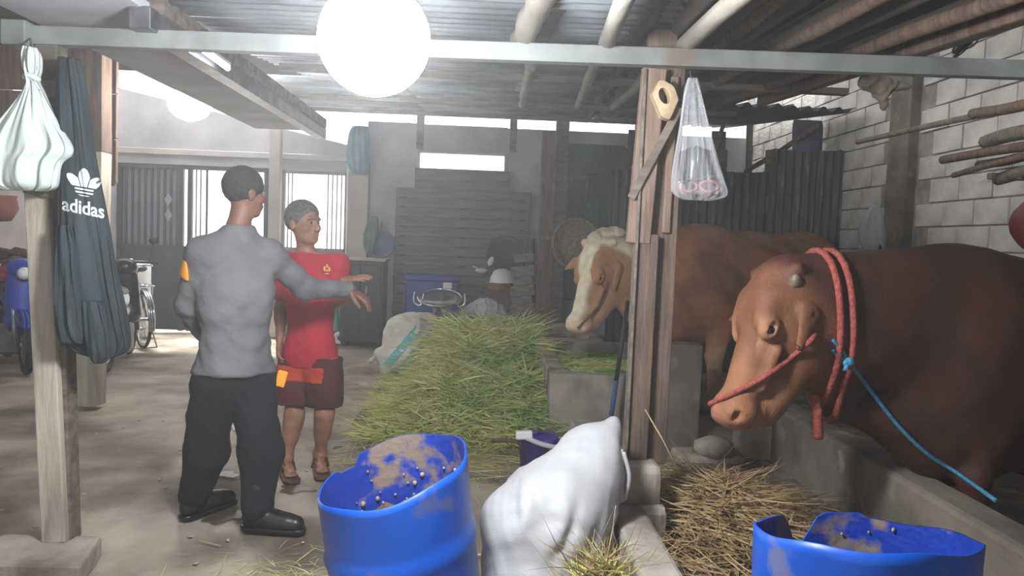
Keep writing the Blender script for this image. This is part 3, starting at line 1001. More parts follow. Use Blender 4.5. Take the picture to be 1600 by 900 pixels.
Yl = 3.3
lp = thing('wooden_post', 'pale square post on a concrete plinth, hung with a bag and a dark jacket', 'post', at(90, 840, Yl))
a, b = at(93, 842, Yl), at(66, 290, Yl)
MB().bar(a, b, .1, .1, up=(0, 1, 0)).obj('post', M['post_pale'], lp, bevel=.006)
a2, b2_ = at(103, 842, Yl + .03), at(80, 60, Yl + .03)
MB().bar(a2, b2_, .09, .09, up=(0, 1, 0)).obj('rear_post', M['wood_grey'], lp, bevel=.006)
MB().bar(at(73, 290, Yl - .05), at(70, 308, Yl - .05), .16, .05, up=(0, 1, 0)).obj('cross_block', M['wood_grey'], lp, bevel=.006)
c = on_z(80, 858, .1)
q1, q2 = on_z(126, 882, .1), on_z(160, 836, .1)
MB().prism([Vector((q1.x - .5, q1.y, 0)), Vector((q1.x, q1.y, 0)), Vector((q2.x, q2.y, 0)), Vector((q2.x - .42, q2.y, 0))], (0, 0, 0), (0, 0, .1)).obj('concrete_plinth', M['concrete'], lp, bevel=.015)
p2 = thing('yard_post', 'white lower post with brown upper half standing behind the hanging dark jacket', 'post', at(140, 630, 6.2))
a, m_, b = at(141, 632, 6.2), at(150, 238, 6.2), at(150, 60, 6.2)
MB().bar(a, m_, .17, .17, up=(0, 1, 0)).obj('white_shaft', M['post_pale'], p2, bevel=.006)
MB().bar(m_, b, .17, .17, up=(0, 1, 0)).obj('brown_shaft', M['wood'], p2, bevel=.006)
# ------------------------------------------------------------------ people
def hand(S, w, d, pn, curl, thumb_side, s=1.0, spread=.12):
    """palm and five fingers: w wrist, d pointing direction, pn palm normal, fingers bend towards pn"""
    w = np.array(w, float); d = nrm(d); pn = np.array(pn, float); pn = nrm(pn - d * (pn @ d)); l = np.cross(d, pn) * thumb_side
    S.rc(w, w + d * .05 * s, .027 * s, .036 * s, .015, (pn, .55))
    S.rc(w + d * .045 * s, w + d * .085 * s, .036 * s, .04 * s, .012, (pn, .42))
    K = w + d * .088 * s
    for i, (o, ln) in enumerate(((.030, .070), (.010, .078), (-.011, .072), (-.031, .056))):
        base = K + l * o * s - d * (.004 if i in (1, 2) else .01) * s
        dirn = nrm(d + l * (o / .03) * spread)
        p = base; a = 0
        r = .0098 * s if i < 3 else .0085 * s
        for j, fr in enumerate((.45, .31, .24)):
            a += curl * (1 + .12 * i) * (.8 if j == 0 else 1)
            q = p + (dirn * math.cos(a) + pn * math.sin(a)) * ln * fr * s * 1.05
            S.rc(p, q, r, r * .92, .004)
            p = q; r *= .92
    tb = w + d * .022 * s + l * .026 * s
    t1 = tb + (d * .6 + l * .7 + pn * .35) * .038 * s
    t2 = t1 + (d * .85 + l * .35 + pn * .35) * .032 * s
    t3 = t2 + (d * .95 + l * .05 + pn * .35) * .025 * s
    S.rc(tb, t1, .018 * s, .0125 * s, .012); S.rc(t1, t2, .0125 * s, .011 * s, .004); S.rc(t2, t3, .011 * s, .009 * s, .004)

def head_shape(S, c, f, up, s=1.0):
    """head centred at eye height, face along f"""
    c = np.array(c, float); up = nrm(up); f = np.array(f, float); f = nrm(f - up * (f @ up)); l = np.cross(up, f)
    H = np.stack([f, l, up], 1)
    def h(x, y, z):
        return c + s * (x * f + y * l + z * up)
    S.el(h(-.012, 0, .03), np.array((.098, .076, .092)) * s, H, .03)
    S.el(h(.03, 0, -.045), np.array((.066, .058, .078)) * s, H, .03)
    S.rc(h(.05, -.03, -.088), h(.05, .03, -.088), .024 * s, .024 * s, .02)
    S.el(h(.068, 0, -.098), np.array((.022, .024, .02)) * s, H, .015)
    S.rc(h(.078, -.032, .022), h(.078, .032, .022), .014 * s, .014 * s, .012)
    S.chain([h(.086, 0, .012), h(.104, 0, -.022), h(.108, 0, -.034)], [.009 * s, .012 * s, .0125 * s], .008)
    for y in (-1, 1):
        S.el(h(.096, .013 * y, -.036), np.array((.01, .009, .008)) * s, H, .006)
        S.el(h(.056, .046 * y, -.028), np.array((.026, .02, .022)) * s, H, .02)
        S.el(h(-.006, .077 * y, -.012), np.array((.02, .009, .032)) * s, H, .006)
        S.el(h(.0, .088 * y, -.01), np.array((.009, .006, .018)) * s, H, .005, sub=True)
        S.el(h(.093, .03 * y, .0), np.array((.014, .017, .009)) * s, H, .01, sub=True)
        S.el(h(.074, .03 * y, .0), np.array((.013, .014, .012)) * s, H, .004)
    S.rc(h(.09, -.018, -.062), h(.09, .018, -.062), .009 * s, .009 * s, .006)
    S.rc(h(.087, -.016, -.074), h(.087, .016, -.074), .0095 * s, .0095 * s, .006)
    S.rc(h(.102, -.02, -.068), h(.102, .02, -.068), .003 * s, .003 * s, .004, sub=True)
    return h

def lower_up(J, S, side):
    pass

def body_shape(J, s=1.0):
    S = Soft()
    g = lambda k: np.array(J[k], float)
    lat = nrm(g('shL') - g('shR'))
    fw = nrm(np.cross(lat, (0, 0, 1))) * J.get('fsign', 1)
    hl = nrm(g('hipL') - g('hipR')); hf = nrm(np.cross(hl, (0, 0, 1)))
    pel = (g('hipL') + g('hipR')) / 2
    sh = (g('shL') + g('shR')) / 2
    S.el(pel + np.array((0, 0, .03)), (.16 * s, .11 * s, .12 * s), np.stack([hl, hf, (0, 0, 1)], 1), .06)
    ch = pel * .3 + sh * .7
    S.el(ch, (.165 * s, .108 * s, .19 * s), np.stack([lat, fw, (0, 0, 1)], 1), .06)
    S.rc(pel + np.array((0, 0, .05)), ch, .14 * s, .14 * s, .06, (fw, .75))
    S.rc(g('shL') * .8 + sh * .2, g('shR') * .8 + sh * .2, .068 * s, .068 * s, .05)
    S.rc(sh + np.array((0, 0, .0)), g('neck'), .075 * s, .056 * s, .05)
    S.rc(g('neck'), g('head') - np.array((0, 0, .03)), .056 * s, .056 * s, .03)
    for a in 'LR':
        S.chain([g('sh' + a), g('el' + a), g('wr' + a)], [.054 * s, .042 * s, .028 * s], .03)
        S.rc(g('el' + a) * .85 + g('wr' + a) * .15, g('el' + a) * .6 + g('wr' + a) * .4, .043 * s, .038 * s, .03)
        S.chain([g('hip' + a), g('kn' + a), g('an' + a)], [.092 * s, .06 * s, .04 * s], .04)
        S.rc(g('kn' + a) * .8 + g('an' + a) * .2, g('kn' + a) * .5 + g('an' + a) * .5, .06 * s, .052 * s, .03)
        t = nrm(g('toe' + a) - g('an' + a) * np.array((1, 1, 0)) - np.array((0, 0, g('toe' + a)[2])))
        an, toe = g('an' + a), g('toe' + a)
        S.rc(an, an - t * .025 - np.array((0, 0, an[2] - toe[2] - .012)), .04 * s, .034 * s, .03)
        S.rc(an - np.array((0, 0, .03)), toe - t * .04 + np.array((0, 0, .01)), .042 * s, .034 * s, .03)
        lt = np.cross(t, (0, 0, 1))
        for i, o in enumerate((-.03, -.013, .002, .016, .03)):
            sg = 1 if a == 'L' else -1
            S.rc(toe - t * .05 + lt * o * .9 * s, toe + t * (.016 - .5 * abs(o)) + lt * o * s, .013 * s, .0105 * s, .006)
    return S

M['skin_dark'] = mat('brown_skin', (128, 88, 68), (108, 72, 56), scale=14, rough=.55, bump=.08, bscale=120)
M['skin'] = mat('tanned_skin', (168, 122, 96), (140, 98, 76), scale=14, rough=.55, bump=.08, bscale=120)
M['hair'] = mat('black_hair', (26, 24, 26), (44, 42, 44), scale=60, rough=.7, bump=.5, bscale=140)
M['hair_grey'] = mat('grey_hair', (112, 108, 102), (76, 72, 68), scale=60, rough=.8, bump=.5, bscale=140)
M['shirt_grey'] = mat('grey_shirt_cloth', (112, 112, 114), (94, 94, 98), scale=3, rough=.9, bump=.12, bscale=120)
M['trousers'] = mat('black_trouser_cloth', (14, 15, 20), (21, 22, 29), scale=4, rough=.92, bump=.12, bscale=100)
M['boot'] = mat('black_boot', (18, 18, 20), (34, 34, 36), scale=10, rough=.35)
M['orange'] = mat('orange_patch', (236, 158, 40), rough=.8)
M['shirt_red'] = mat('red_shirt_cloth', (196, 36, 58), (172, 28, 48), scale=3, rough=.88, bump=.12, bscale=120)
M['gold'] = mat('gold_print', (222, 170, 90), rough=.7)
M['shorts'] = mat('maroon_shorts_cloth', (88, 32, 38), (68, 26, 32), scale=4, rough=.9, bump=.12, bscale=100)
M['orange_red'] = mat('orange_red_print', (206, 76, 40), (176, 56, 36), scale=9, rough=.9)
M['sandal'] = mat('brown_sandal', (92, 62, 48), (70, 48, 38), scale=10, rough=.7)

def folds(seed, amp, f=7, vert=.3):
    def fn(v, n):
        p = v * np.array((1, 1, vert))
        return amp * wob(p, f, seed) + amp * .6 * wob(v * np.array((1, 1, 2.2)), f * 1.3, seed + 2)
    return fn

def sub_soft(J, keys):
    S = Soft()
    return S

def garment_torso(J, s, z0, sleeves, zneck, sl_end, fat=1.0):
    """shirt: torso plus sleeves ending at fraction sl_end of the given limb"""
    g = lambda k: np.array(J[k], float)
    S = Soft()
    lat = nrm(g('shL') - g('shR')); fw = nrm(np.cross(lat, (0, 0, 1)))
    hl = nrm(g('hipL') - g('hipR')); hf = nrm(np.cross(hl, (0, 0, 1)))
    pel = (g('hipL') + g('hipR')) / 2; sh = (g('shL') + g('shR')) / 2
    S.el(pel + np.array((0, 0, .04)), (.183 * s * fat, .138 * s * fat, .18 * s), np.stack([hl, hf, (0, 0, 1)], 1), .08)
    ch = pel * .3 + sh * .7
    S.el(ch, (.178 * s * fat, .125 * s * fat, .2 * s), np.stack([lat, fw, (0, 0, 1)], 1), .07)
    S.rc(pel + np.array((0, 0, .03)), ch, .158 * s * fat, .156 * s * fat, .06, (fw, .78))
    S.rc(g('shL') * .8 + sh * .2, g('shR') * .8 + sh * .2, .08 * s, .08 * s, .05)
    S.rc(sh, g('neck') - np.array((0, 0, .01)), .088 * s, .068 * s, .04)
    for a in 'LR':
        S.rc(g('neck') - np.array((0, 0, .035)), g('sh' + a), .06 * s, .07 * s, .05)
    for a in 'LR':
        if sl_end > 1:
            e = g('el' + a) + (g('wr' + a) - g('el' + a)) * (sl_end - 1)
            S.chain([g('sh' + a), g('el' + a), e], [.074 * s, .06 * s, .046 * s], .035)
            d = nrm(e - g('el' + a))
            S2 = None
        else:
            e = g('sh' + a) + (g('el' + a) - g('sh' + a)) * sl_end
            d = nrm(e - g('sh' + a))
            S.chain([g('sh' + a), e], [.078 * s, .084 * s], .04)
    S.pl((0, 0, z0), (0, 0, -1))
    S.pl(g('neck') + np.array((0, 0, zneck)), nrm((0, 0, 1)))
    return S

def garment_legs(J, s, ztop, rad, fr, fat=1.0):
    g = lambda k: np.array(J[k], float)
    S = Soft()
    hl = nrm(g('hipL') - g('hipR')); hf = nrm(np.cross(hl, (0, 0, 1)))
    pel = (g('hipL') + g('hipR')) / 2
    S.el(pel + np.array((0, 0, .03)), (.178 * s * fat, .128 * s * fat, .15 * s), np.stack([hl, hf, (0, 0, 1)], 1), .05)
    for a in 'LR':
        if fr > 1:
            e = g('kn' + a) + (g('an' + a) - g('kn' + a)) * (fr - 1)
            S.chain([g('hip' + a), g('kn' + a), e], rad, .05)
        else:
            e = g('hip' + a) + (g('kn' + a) - g('hip' + a)) * fr
            S.chain([g('hip' + a), e], rad, .04)
    S.pl((0, 0, ztop), (0, 0, 1))
    return S

# --- the man in grey, seen from behind
J = {}
J['head'] = at(382, 300, 3.74); J['neck'] = at(372, 358, 3.72)
J['shL'] = at(318, 396, 3.66); J['shR'] = at(422, 402, 3.82)
J['elL'] = at(293, 478, 3.74); J['wrL'] = at(330, 532, 3.97)
J['elR'] = at(478, 450, 4.0); J['wrR'] = at(545, 452, 4.2)
J['hipL'] = at(334, 596, 3.72); J['hipR'] = at(396, 598, 3.78)
J['knL'] = at(322, 706, 3.8); J['anL'] = at(303, 790, 3.86)
J['knR'] = at(408, 708, 3.76); J['anR'] = at(402, 800, 3.7)
tl = on_z(318, 812, .03); tr = on_z(462, 820, .03)
J['anL'] = Vector((J['anL'].x, J['anL'].y, .1)); J['anR'] = Vector((J['anR'].x, J['anR'].y, .1))
J['toeL'] = Vector((J['anL'].x + .1, J['anL'].y + .16, .03)); J['toeR'] = Vector((J['anR'].x + .17, J['anR'].y - .02, .03))
root = thing('person', 'man in a grey long-sleeved shirt, black trousers and black boots, seen from behind, pointing right', 'person', (J['head'].x, 3.76, 0))
S = body_shape(J, .93)
hh = head_shape(S, J['head'], (.66, .75, -.02), (.05, .02, 1), .97)
hand(S, J['wrR'], at(590, 478, 4.22) - J['wrR'], (.1, .2, -1), .32, -1, 1.05)
hand(S, J['wrL'], Vector((.6, .3, -.2)), (.2, -.9, -.1), .4, 1, 1.0)
soft_obj('body', S, .0075, M['skin_dark'], root)
HS = Soft(); head_shape(HS, J['head'], (.66, .75, -.02), (.05, .02, 1), .97)
HS.p = [p for p in HS.p if not p[7]][:1]
hc = np.array(J['head'], float)
HS.pl(hc + np.array((.05, .04, -.012)), (.75, .58, -.75), .01)
HS.pl(hc + np.array((0, 0, -.06)), (0, 0, -1), .01)
soft_obj('hair', HS, .006, M['hair'], root, off=.007, disp=lambda v, n: wob(v, 60, 1) * .0015)
SH = garment_torso(J, .97, J['hipL'].z + .045, True, .02, 1.95, 1.06)
soft_obj('shirt', SH, .01, M['shirt_grey'], root, disp=lambda v, n: folds(1.2, .007, 8, .5)(v, n) + .006 * np.sin(38 * (v[:, 2] + .55 * (v[:, 0] + 1.3)) + 3 * wob(v, 5, 2)) * sm(-v[:, 2], -1.2, -.85))
TR = garment_legs(J, .98, J['hipL'].z + .13, [.108, .098, .082], 1.9, .95)
soft_obj('trousers', TR, .01, M['trousers'], root, disp=folds(2.2, .007, 8, .8))
mb = MB()
for a in 'LR':
    B = Soft()
    an, toe = np.array(J['an' + a], float), np.array(J['toe' + a], float)
    t = nrm((toe - an) * np.array((1, 1, 0)))
    B.rc(an + np.array((0, 0, .12)), an, .058, .05, .03)
    B.rc(an - t * .03 + np.array((0, 0, -.045)), toe + t * .02 + np.array((0, 0, .012)), .046, .043, .03)
    B.rc(an + np.array((0, 0, -.02)), toe - t * .03 + np.array((0, 0, .018)), .05, .042, .03)
    B.pl((0, 0, .022), (0, 0, -1))
    soft_obj('boot', B, .008, M['boot'], root)
    o = Soft(); o.rc(an - t * .035 + np.array((0, 0, -.085)), toe + t * .03 + np.array((0, 0, -.015)), .046, .044, .01)
    o.pl((0, 0, .026), (0, 0, 1)); o.pl((0, 0, .001), (0, 0, -1))
    soft_obj('boot_sole', o, .008, M['boot'], root)
# orange flash on the left sleeve
sp = np.array(J['shL']) * .78 + np.array(J['elL']) * .22
P = Soft(); P.rc(np.array(J['shL']) * .86 + np.array(J['elL']) * .14, np.array(J['shL']) * .62 + np.array(J['elL']) * .38, .081, .079, .01)
P.pl(np.array(J['shL']) * .86 + np.array(J['elL']) * .14, nrm(J['shL'] - J['elL'])); P.pl(np.array(J['shL']) * .55 + np.array(J['elL']) * .45, -nrm(J['shL'] - J['elL']))
P.pl(sp + np.array((-.028, -.0, 0)), (1, -.1, 0))
soft_obj('sleeve_patch', P, .008, M['orange'], root)
MB().bar(J['hipR'] + Vector((.12, .02, -.02)), J['hipR'] + Vector((.14, .02, .06)), .05, .02, up=(0, 1, 0)).obj('orange_pouch', M['orange'], root, bevel=.008)

# --- the man in the red shirt
K = {}
K['head'] = at(474, 348, 4.62); K['neck'] = at(478, 396, 4.64)
K['shL'] = at(526, 412, 4.6); K['shR'] = at(448, 408, 4.68)
K['elL'] = at(533, 470, 4.66); K['wrL'] = at(538, 438, 4.44)
K['elR'] = at(440, 478, 4.72); K['wrR'] = at(437, 530, 4.6)
K['hipL'] = at(507, 566, 4.6); K['hipR'] = at(462, 566, 4.66)
K['knL'] = at(507, 646, 4.56); K['anL'] = at(500, 718, 4.72)
K['knR'] = at(460, 650, 4.6); K['anR'] = at(447, 728, 4.62)
for a in 'LR':
    K['an' + a].z = .1
K['toeL'] = Vector((K['anL'].x + .05, K['anL'].y - .17, .035)); K['toeR'] = Vector((K['anR'].x + .07, K['anR'].y - .16, .035))
root2 = thing('person', 'man in a red t-shirt, maroon shorts and sandals, facing the man in grey', 'person', (K['head'].x, 4.64, 0))
S = body_shape(K, .88)
hh2 = head_shape(S, K['head'], (.86, -.5, -.04), (0, 0, 1), 1.07)
hand(S, K['wrL'], at(572, 432, 4.4) - K['wrL'], (.1, .3, -1), .12, 1, 1.0, .05)
hand(S, K['wrR'], Vector((.02, -.1, -1)), (1, 0, 0), .35, -1, 1.0)
soft_obj('body', S, .0075, M['skin'], root2)
HS = Soft(); head_shape(HS, K['head'], (.86, -.5, -.04), (0, 0, 1), 1.07)
HS.p = [p for p in HS.p if not p[7]][:1]
hc = np.array(K['head'], float)
HS.pl(hc + np.array((.045, -.026, .03)), (.8, -.46, -.8), .01); HS.pl(hc + np.array((0, 0, -.045)), (0, 0, -1), .01)
soft_obj('hair', HS, .006, M['hair_grey'], root2, off=.009, disp=lambda v, n: wob(v, 60, 1) * .002)
for y in (-1, 1):
    MB().sphere(hh2(.083, .03 * y, .0), .008, 10, 8).obj('eye', M['eye'], root2, smooth=True)
    MB().tube([hh2(.098, .012 * y, .018), hh2(.098, .03 * y, .022), hh2(.085, .046 * y, .017)], .003, 6).obj('eyebrow', M['hair_grey'], root2, smooth=True)
SH = garment_torso(K, .9, K['hipL'].z - .03, True, .005, .62, 1.0)
soft_obj('t_shirt', SH, .01, M['shirt_red'], root2, disp=folds(3.2, .006, 8, .45))
SG = garment_legs(K, .84, K['hipL'].z + .03, [.108, .11], .7, .98)
for a in 'LR':
    e = np.array(K['hip' + a]) * .3 + np.array(K['kn' + a]) * .7
SG.pl((0, 0, float(e[2]) - .02), (0, 0, -1))
soft_obj('shorts', SG, .01, M['shorts'], root2, disp=folds(4.2, .006, 8, .4))
SB = garment_legs(K, .87, K['hipL'].z - .02, [.112, .114], .6, 1.0)
SB.pl((0, 0, K['hipL'].z - .11), (0, 0, -1))
SB.pl(at(520, 590, 4.6), (1, -.3, 0))
soft_obj('shorts_band', SB, .01, M['orange_red'], root2, disp=folds(4.2, .006, 8, .4))
# gold crest on the chest
cz = at(511, 421, 4.46)
fwk = nrm(np.cross(nrm(np.array(K['shL']) - np.array(K['shR'])), (0, 0, 1)))
lt = nrm(np.array(K['shL']) - np.array(K['shR']))
shv = surf([c for c in root2.children if c.name.startswith('t_shirt')][0])
d = (cz - Vector((0, 0, CAM_H))).normalized()
hit = shv.ray_cast(Vector((0, 0, CAM_H)), d)
if hit[0] is not None:
    cz = hit[0]
mb = MB()
for (x, z, w, h_) in ((0, .02, .012, .022), (-.014, .004, .012, .03), (.014, .004, .012, .03), (0, -.006, .014, .014), (0, -.026, .026, .008)):
    mb.box(cz + Vector((x, -.004, z)), (w, .006, h_))
mb.obj('chest_crest', M['gold'], root2, bevel=.003)
for a in 'LR':
    an, toe = np.array(K['an' + a], float), np.array(K['toe' + a], float)
    t = nrm((toe - an) * np.array((1, 1, 0))); lt_ = np.cross(t, (0, 0, 1))
    o = Soft(); o.rc(an - t * .04 + np.array((0, 0, -.085)), toe + t * .03 + np.array((0, 0, -.02)), .043, .05, .01)
    o.pl((0, 0, .022), (0, 0, 1)); o.pl((0, 0, .001), (0, 0, -1))
    sd = soft_obj('sandal', o, .008, M['sandal'], root2)
    q0 = Vector(toe - t * .03)
    pts = smooth_path([Vector(an + t * .02 + lt_ * .05 + np.array((0, 0, -.085))), Vector(an + t * .05 + lt_ * .03 + np.array((0, 0, -.02))), Vector(toe - t * .015 + np.array((0, 0, .012))),
                       Vector(an + t * .05 - lt_ * .03 + np.array((0, 0, -.02))), Vector(an + t * .02 - lt_ * .05 + np.array((0, 0, -.085)))], 5)
    MB().tube(pts, .008, 6).obj('strap', M['sandal'], sd, smooth=True)
# ------------------------------------------------------------------ barrels, sacks, bucket in the foreground
M['barrel'] = mat('blue_barrel_plastic', (6, 90, 206), (4, 70, 170), scale=3, rough=.42, c3=(92, 100, 140), scale3=5, lo3=.6, hi3=.68, bump=.05, bscale=8)
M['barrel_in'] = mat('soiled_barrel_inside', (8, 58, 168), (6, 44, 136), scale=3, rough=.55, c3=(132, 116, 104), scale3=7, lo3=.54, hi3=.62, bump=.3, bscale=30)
M['muck'] = mat('feed_mash', (104, 82, 62), (62, 50, 42), scale=18, rough=.95, bump=1.0, bscale=40)
M['crumb'] = mat('pale_feed_crumbs', (176, 158, 138), (140, 120, 104), scale=12, rough=.95)

def barrel(name, label, c, r0, r1, h, R, rim, group=None, fill=None, ribs=(.3, .62)):
    t = thing(name, label, 'barrel', c)
    prof = []
    nz = 26
    for i in range(nz + 1):
        z = i / nz
        rr = r0 + (r1 - r0) * z
        for rb in ribs:
            rr += .014 * math.exp(-((z - rb) / .022) ** 2)
        prof.append((rr, z))
    n = 72
    def place(rr, z, th):
        H = rim(th) if z > .5 else None
        zz = z * h if H is None else .5 * h + (z - .5) / .5 * (H - .5 * h)
        return R @ Vector((rr * math.cos(th), rr * math.sin(th), zz)) + Vector(c)
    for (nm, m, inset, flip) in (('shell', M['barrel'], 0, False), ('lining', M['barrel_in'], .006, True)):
        mb = MB(); vs = []; fs = []
        k = nz + 1
        for i in range(n):
            th = 2 * math.pi * i / n
            for (rr, z) in prof:
                vs.append(place(rr - inset, z, th))
        for i in range(n):
            j = (i + 1) % n
            for q in range(k - 1):
                f = (i * k + q, j * k + q, j * k + q + 1, i * k + q + 1)
                fs.append(f[::-1] if flip else f)
        if not flip:            # rim lip between the two walls
            for i in range(n):
                th = 2 * math.pi * i / n
                vs.append(place(prof[-1][0] - .0065, 1, th))
            b_ = n * k
            for i in range(n):
                j = (i + 1) % n
                fs.append((i * k + k - 1, j * k + k - 1, b_ + j, b_ + i))
            vs.append(R @ Vector((0, 0, 0)) + Vector(c)); z_ = len(vs) - 1
            for i in range(n):
                fs.append((z_, ((i + 1) % n) * k, i * k))
        mb.add(vs, fs); mb.obj(nm, m, t, smooth=True)
    if fill:
        def fn(u, v):
            th = 2 * math.pi * u; rr = (r0 + (r1 - r0) * fill / h - .008) * v
            p = np.array((rr * math.cos(th), rr * math.sin(th), 0))
            return R @ Vector((p[0], p[1], fill + .03 * float(wob(p, 14, 2)))) + Vector(c)
        stuff(MB().grid(fn, 40, 14).obj('feed_mash', M['muck'], t, smooth=True))
        mb = MB()
        for i in range(34):
            th = random.uniform(.2, 2.4); z = fill + (h * .96 - fill) * random.random() ** 1.6
            if z > rim(th) - .02:
                continue
            rr = r0 + (r1 - r0) * z / h - .012
            p = R @ Vector((rr * math.cos(th), rr * math.sin(th), z)) + Vector(c)
            s_ = random.uniform(.003, .009)
            mb.sphere(p, s_, 6, 4, sq=(1, .8, 1.2))
        stuff(mb.obj('crumbs', M['crumb'], t, smooth=True))
    return t
c1 = Vector((-.2, 2.62, .0))
R1 = Matrix.Rotation(math.radians(-8), 3, 'Y') @ Matrix.Rotation(math.radians(3), 3, 'X')
def rim1(t):
    d = (t - math.radians(128)) % (2 * math.pi)
    notch = -.035 if d < .35 else (-.02 if d < 1.1 else 0)
    return .668 + .03 * math.sin(t) + .035 * math.cos(t) + .006 * math.sin(5 * t) + notch
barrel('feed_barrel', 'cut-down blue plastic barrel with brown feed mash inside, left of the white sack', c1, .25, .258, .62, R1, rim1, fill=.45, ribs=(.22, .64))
c2 = Vector((1.055, 2.02, .0))
def rim2(t):
    z = .69 - .055 * math.sin(t)
    d = math.degrees(t) % 360
    # broken-out bite in the far rim, with a raised tab to its right
    if 92 < d < 112:
        z -= .09 * min(1, (d - 92) / 6, (112 - d) / 6)
    if 108 <= d < 125:
        z += .0
    if 60 < d < 88:
        z += .012
    return z + .004 * math.sin(7 * t)
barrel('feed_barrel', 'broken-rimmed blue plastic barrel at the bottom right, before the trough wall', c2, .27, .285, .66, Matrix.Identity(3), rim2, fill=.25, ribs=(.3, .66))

# big white sack against the pillar
M['sack'] = mat('white_woven_sack', (176, 176, 177), (160, 160, 162), scale=3, rough=.6, bump=.12, bscale=160)
S = Soft()
s0, s1, s2, s3 = at(838, 880, 2.86), at(870, 800, 2.92), at(928, 725, 3.02), at(965, 672, 3.05)
s0.z = .2
S.el(s0 + Vector((0, 0, -.02)), (.2, .2, .2), k=.1)
S.rc(s0, s1, .175, .19, .1); S.rc(s1, s2, .19, .15, .1); S.rc(s2, s3, .15, .055, .06)
S.rc(s2 + Vector((.05, 0, -.06)), at(955, 790, 2.98), .12, .08, .06)
S.rc(at(962, 700, 2.97), at(966, 790, 2.96), .035, .03, .05)
S.el(at(822, 815, 2.88), (.17, .17, .14), k=.1)
S.pl((0, 0, .004), (0, 0, -1), .02)
S.pl((.5, 0, .4), (1, -.02, 0), .04)
def sack_disp(v, n):
    u = v - np.array(s1)
    dirf = u @ nrm((.55, .1, .8)); crs = u @ nrm((.8, .2, -.55))
    r = np.exp(-((dirf + .02) / .1) ** 2)
    return .009 * np.sin(crs * 60 + 5 * dirf + wob(v, 9, 1) * 1.5) * r + .014 * wob(v, 5, 3) * .75 + .004 * wob(v, 12, 6) + .0012 * wob(v, 26, 4)
sk = soft_obj('feed_sack', S, .011, M['sack'], None, disp=sack_disp)
tag(sk, 'big full white woven sack slumped against the foot of the wooden pillar', 'sack')
mb = MB()
for k in range(5):
    a = at(962 + k * 3, 690 + k * 4, 2.955 - .003 * k); b = at(960 + k * 4, 792 - k * 3, 2.955)
    m_ = (a + b) / 2 + Vector((.018 * math.sin(k * 2), -.02, 0))
    mb.tube(smooth_path([a, m_, b], 5), .009, 6)
mf = mb.obj('folded_mouth', M['sack'], sk, smooth=True)
th_ = MB()
for (pp) in (((962, 790), (958, 830), (964, 850)),):
    pts = [at(x, y, 2.72 + .02 * i) for i, (x, y) in enumerate(pp)]
    th_.tube(smooth_path(pts, 5), .0025, 5)
th_.obj('loose_thread', M['sack'], sk, smooth=True)

# purple bucket with a pale pipe over it
M['purple'] = mat('purple_plastic', (84, 62, 168), (64, 48, 140), scale=4, rough=.45, c3=(150, 140, 170), scale3=14, lo3=.62, hi3=.68)
c = on_z(838, 735)
t = thing('bucket', 'small purple plastic bucket beside the grass heap, behind the white sack', 'bucket', c)
rim_y = at(838, 680, c.y).z
MB().lathe([(0, .004), (.1, .004), (.125, rim_y), (.132, rim_y), (.132, rim_y - .03), (.127, rim_y - .03), (.122, rim_y - .005), (.097, .012), (0, .012)], c, n=28).obj('pail', M['purple'], t, smooth=True)
MB().box(c + Vector((.09, -.085, .14)), (.05, .02, .05), Matrix.Rotation(.8, 3, 'Z')).obj('paper_label', M['white'], t)
pts = [c + Vector((.125 * math.cos(a_), -.02 + .11 * math.sin(a_) * 0, rim_y - .01 + .07 * math.sin(a_))) for a_ in np.linspace(0, math.pi, 13)]
MB().tube(pts, .004, 6).obj('wire_handle', M['steel'], t, smooth=True)
M['pvc'] = mat('grey_pvc', (196, 196, 200), (160, 158, 160), scale=6, rough=.5)
a, m_, b = at(822, 684, c.y - .16), at(850, 695, c.y - .18), at(885, 702, c.y - .2)
t = thing('pvc_pipe', 'short pale plastic pipe with a white end lying across the purple bucket', 'pipe', m_)
MB().tube(smooth_path([a, m_, b]), .016, 10).obj('pipe_run', M['pvc'], t, smooth=True)
MB().bar(at(806, 680, c.y - .15), at(832, 679, c.y - .15), .05, .05).obj('white_end', M['white'], t, bevel=.01)
a, b = at(768, 688, 4.9), at(830, 694, 4.75)
tag(MB().tube([a, (a + b) / 2 + Vector((0, 0, .01)), b], .014, 8).obj('stick', M['wood'], smooth=True), 'brown stick lying over the front foot of the grass heap', 'stick')
# thin iron rod
a, b = at(981, 470, 5.3), at(955, 650, 5.15)
t = thing('iron_rod', 'thin dark rod with a blue lower end leaning against the grey trough', 'rod', b)
MB().tube([a, a.lerp(b, .7)], .016, 8).obj('shaft', M['black'], t, smooth=True)
M['rod_blue'] = mat('faded_blue_paint', (60, 88, 128), rough=.6)
MB().tube([a.lerp(b, .7), b], .017, 8).obj('blue_end', M['rod_blue'], t, smooth=True)

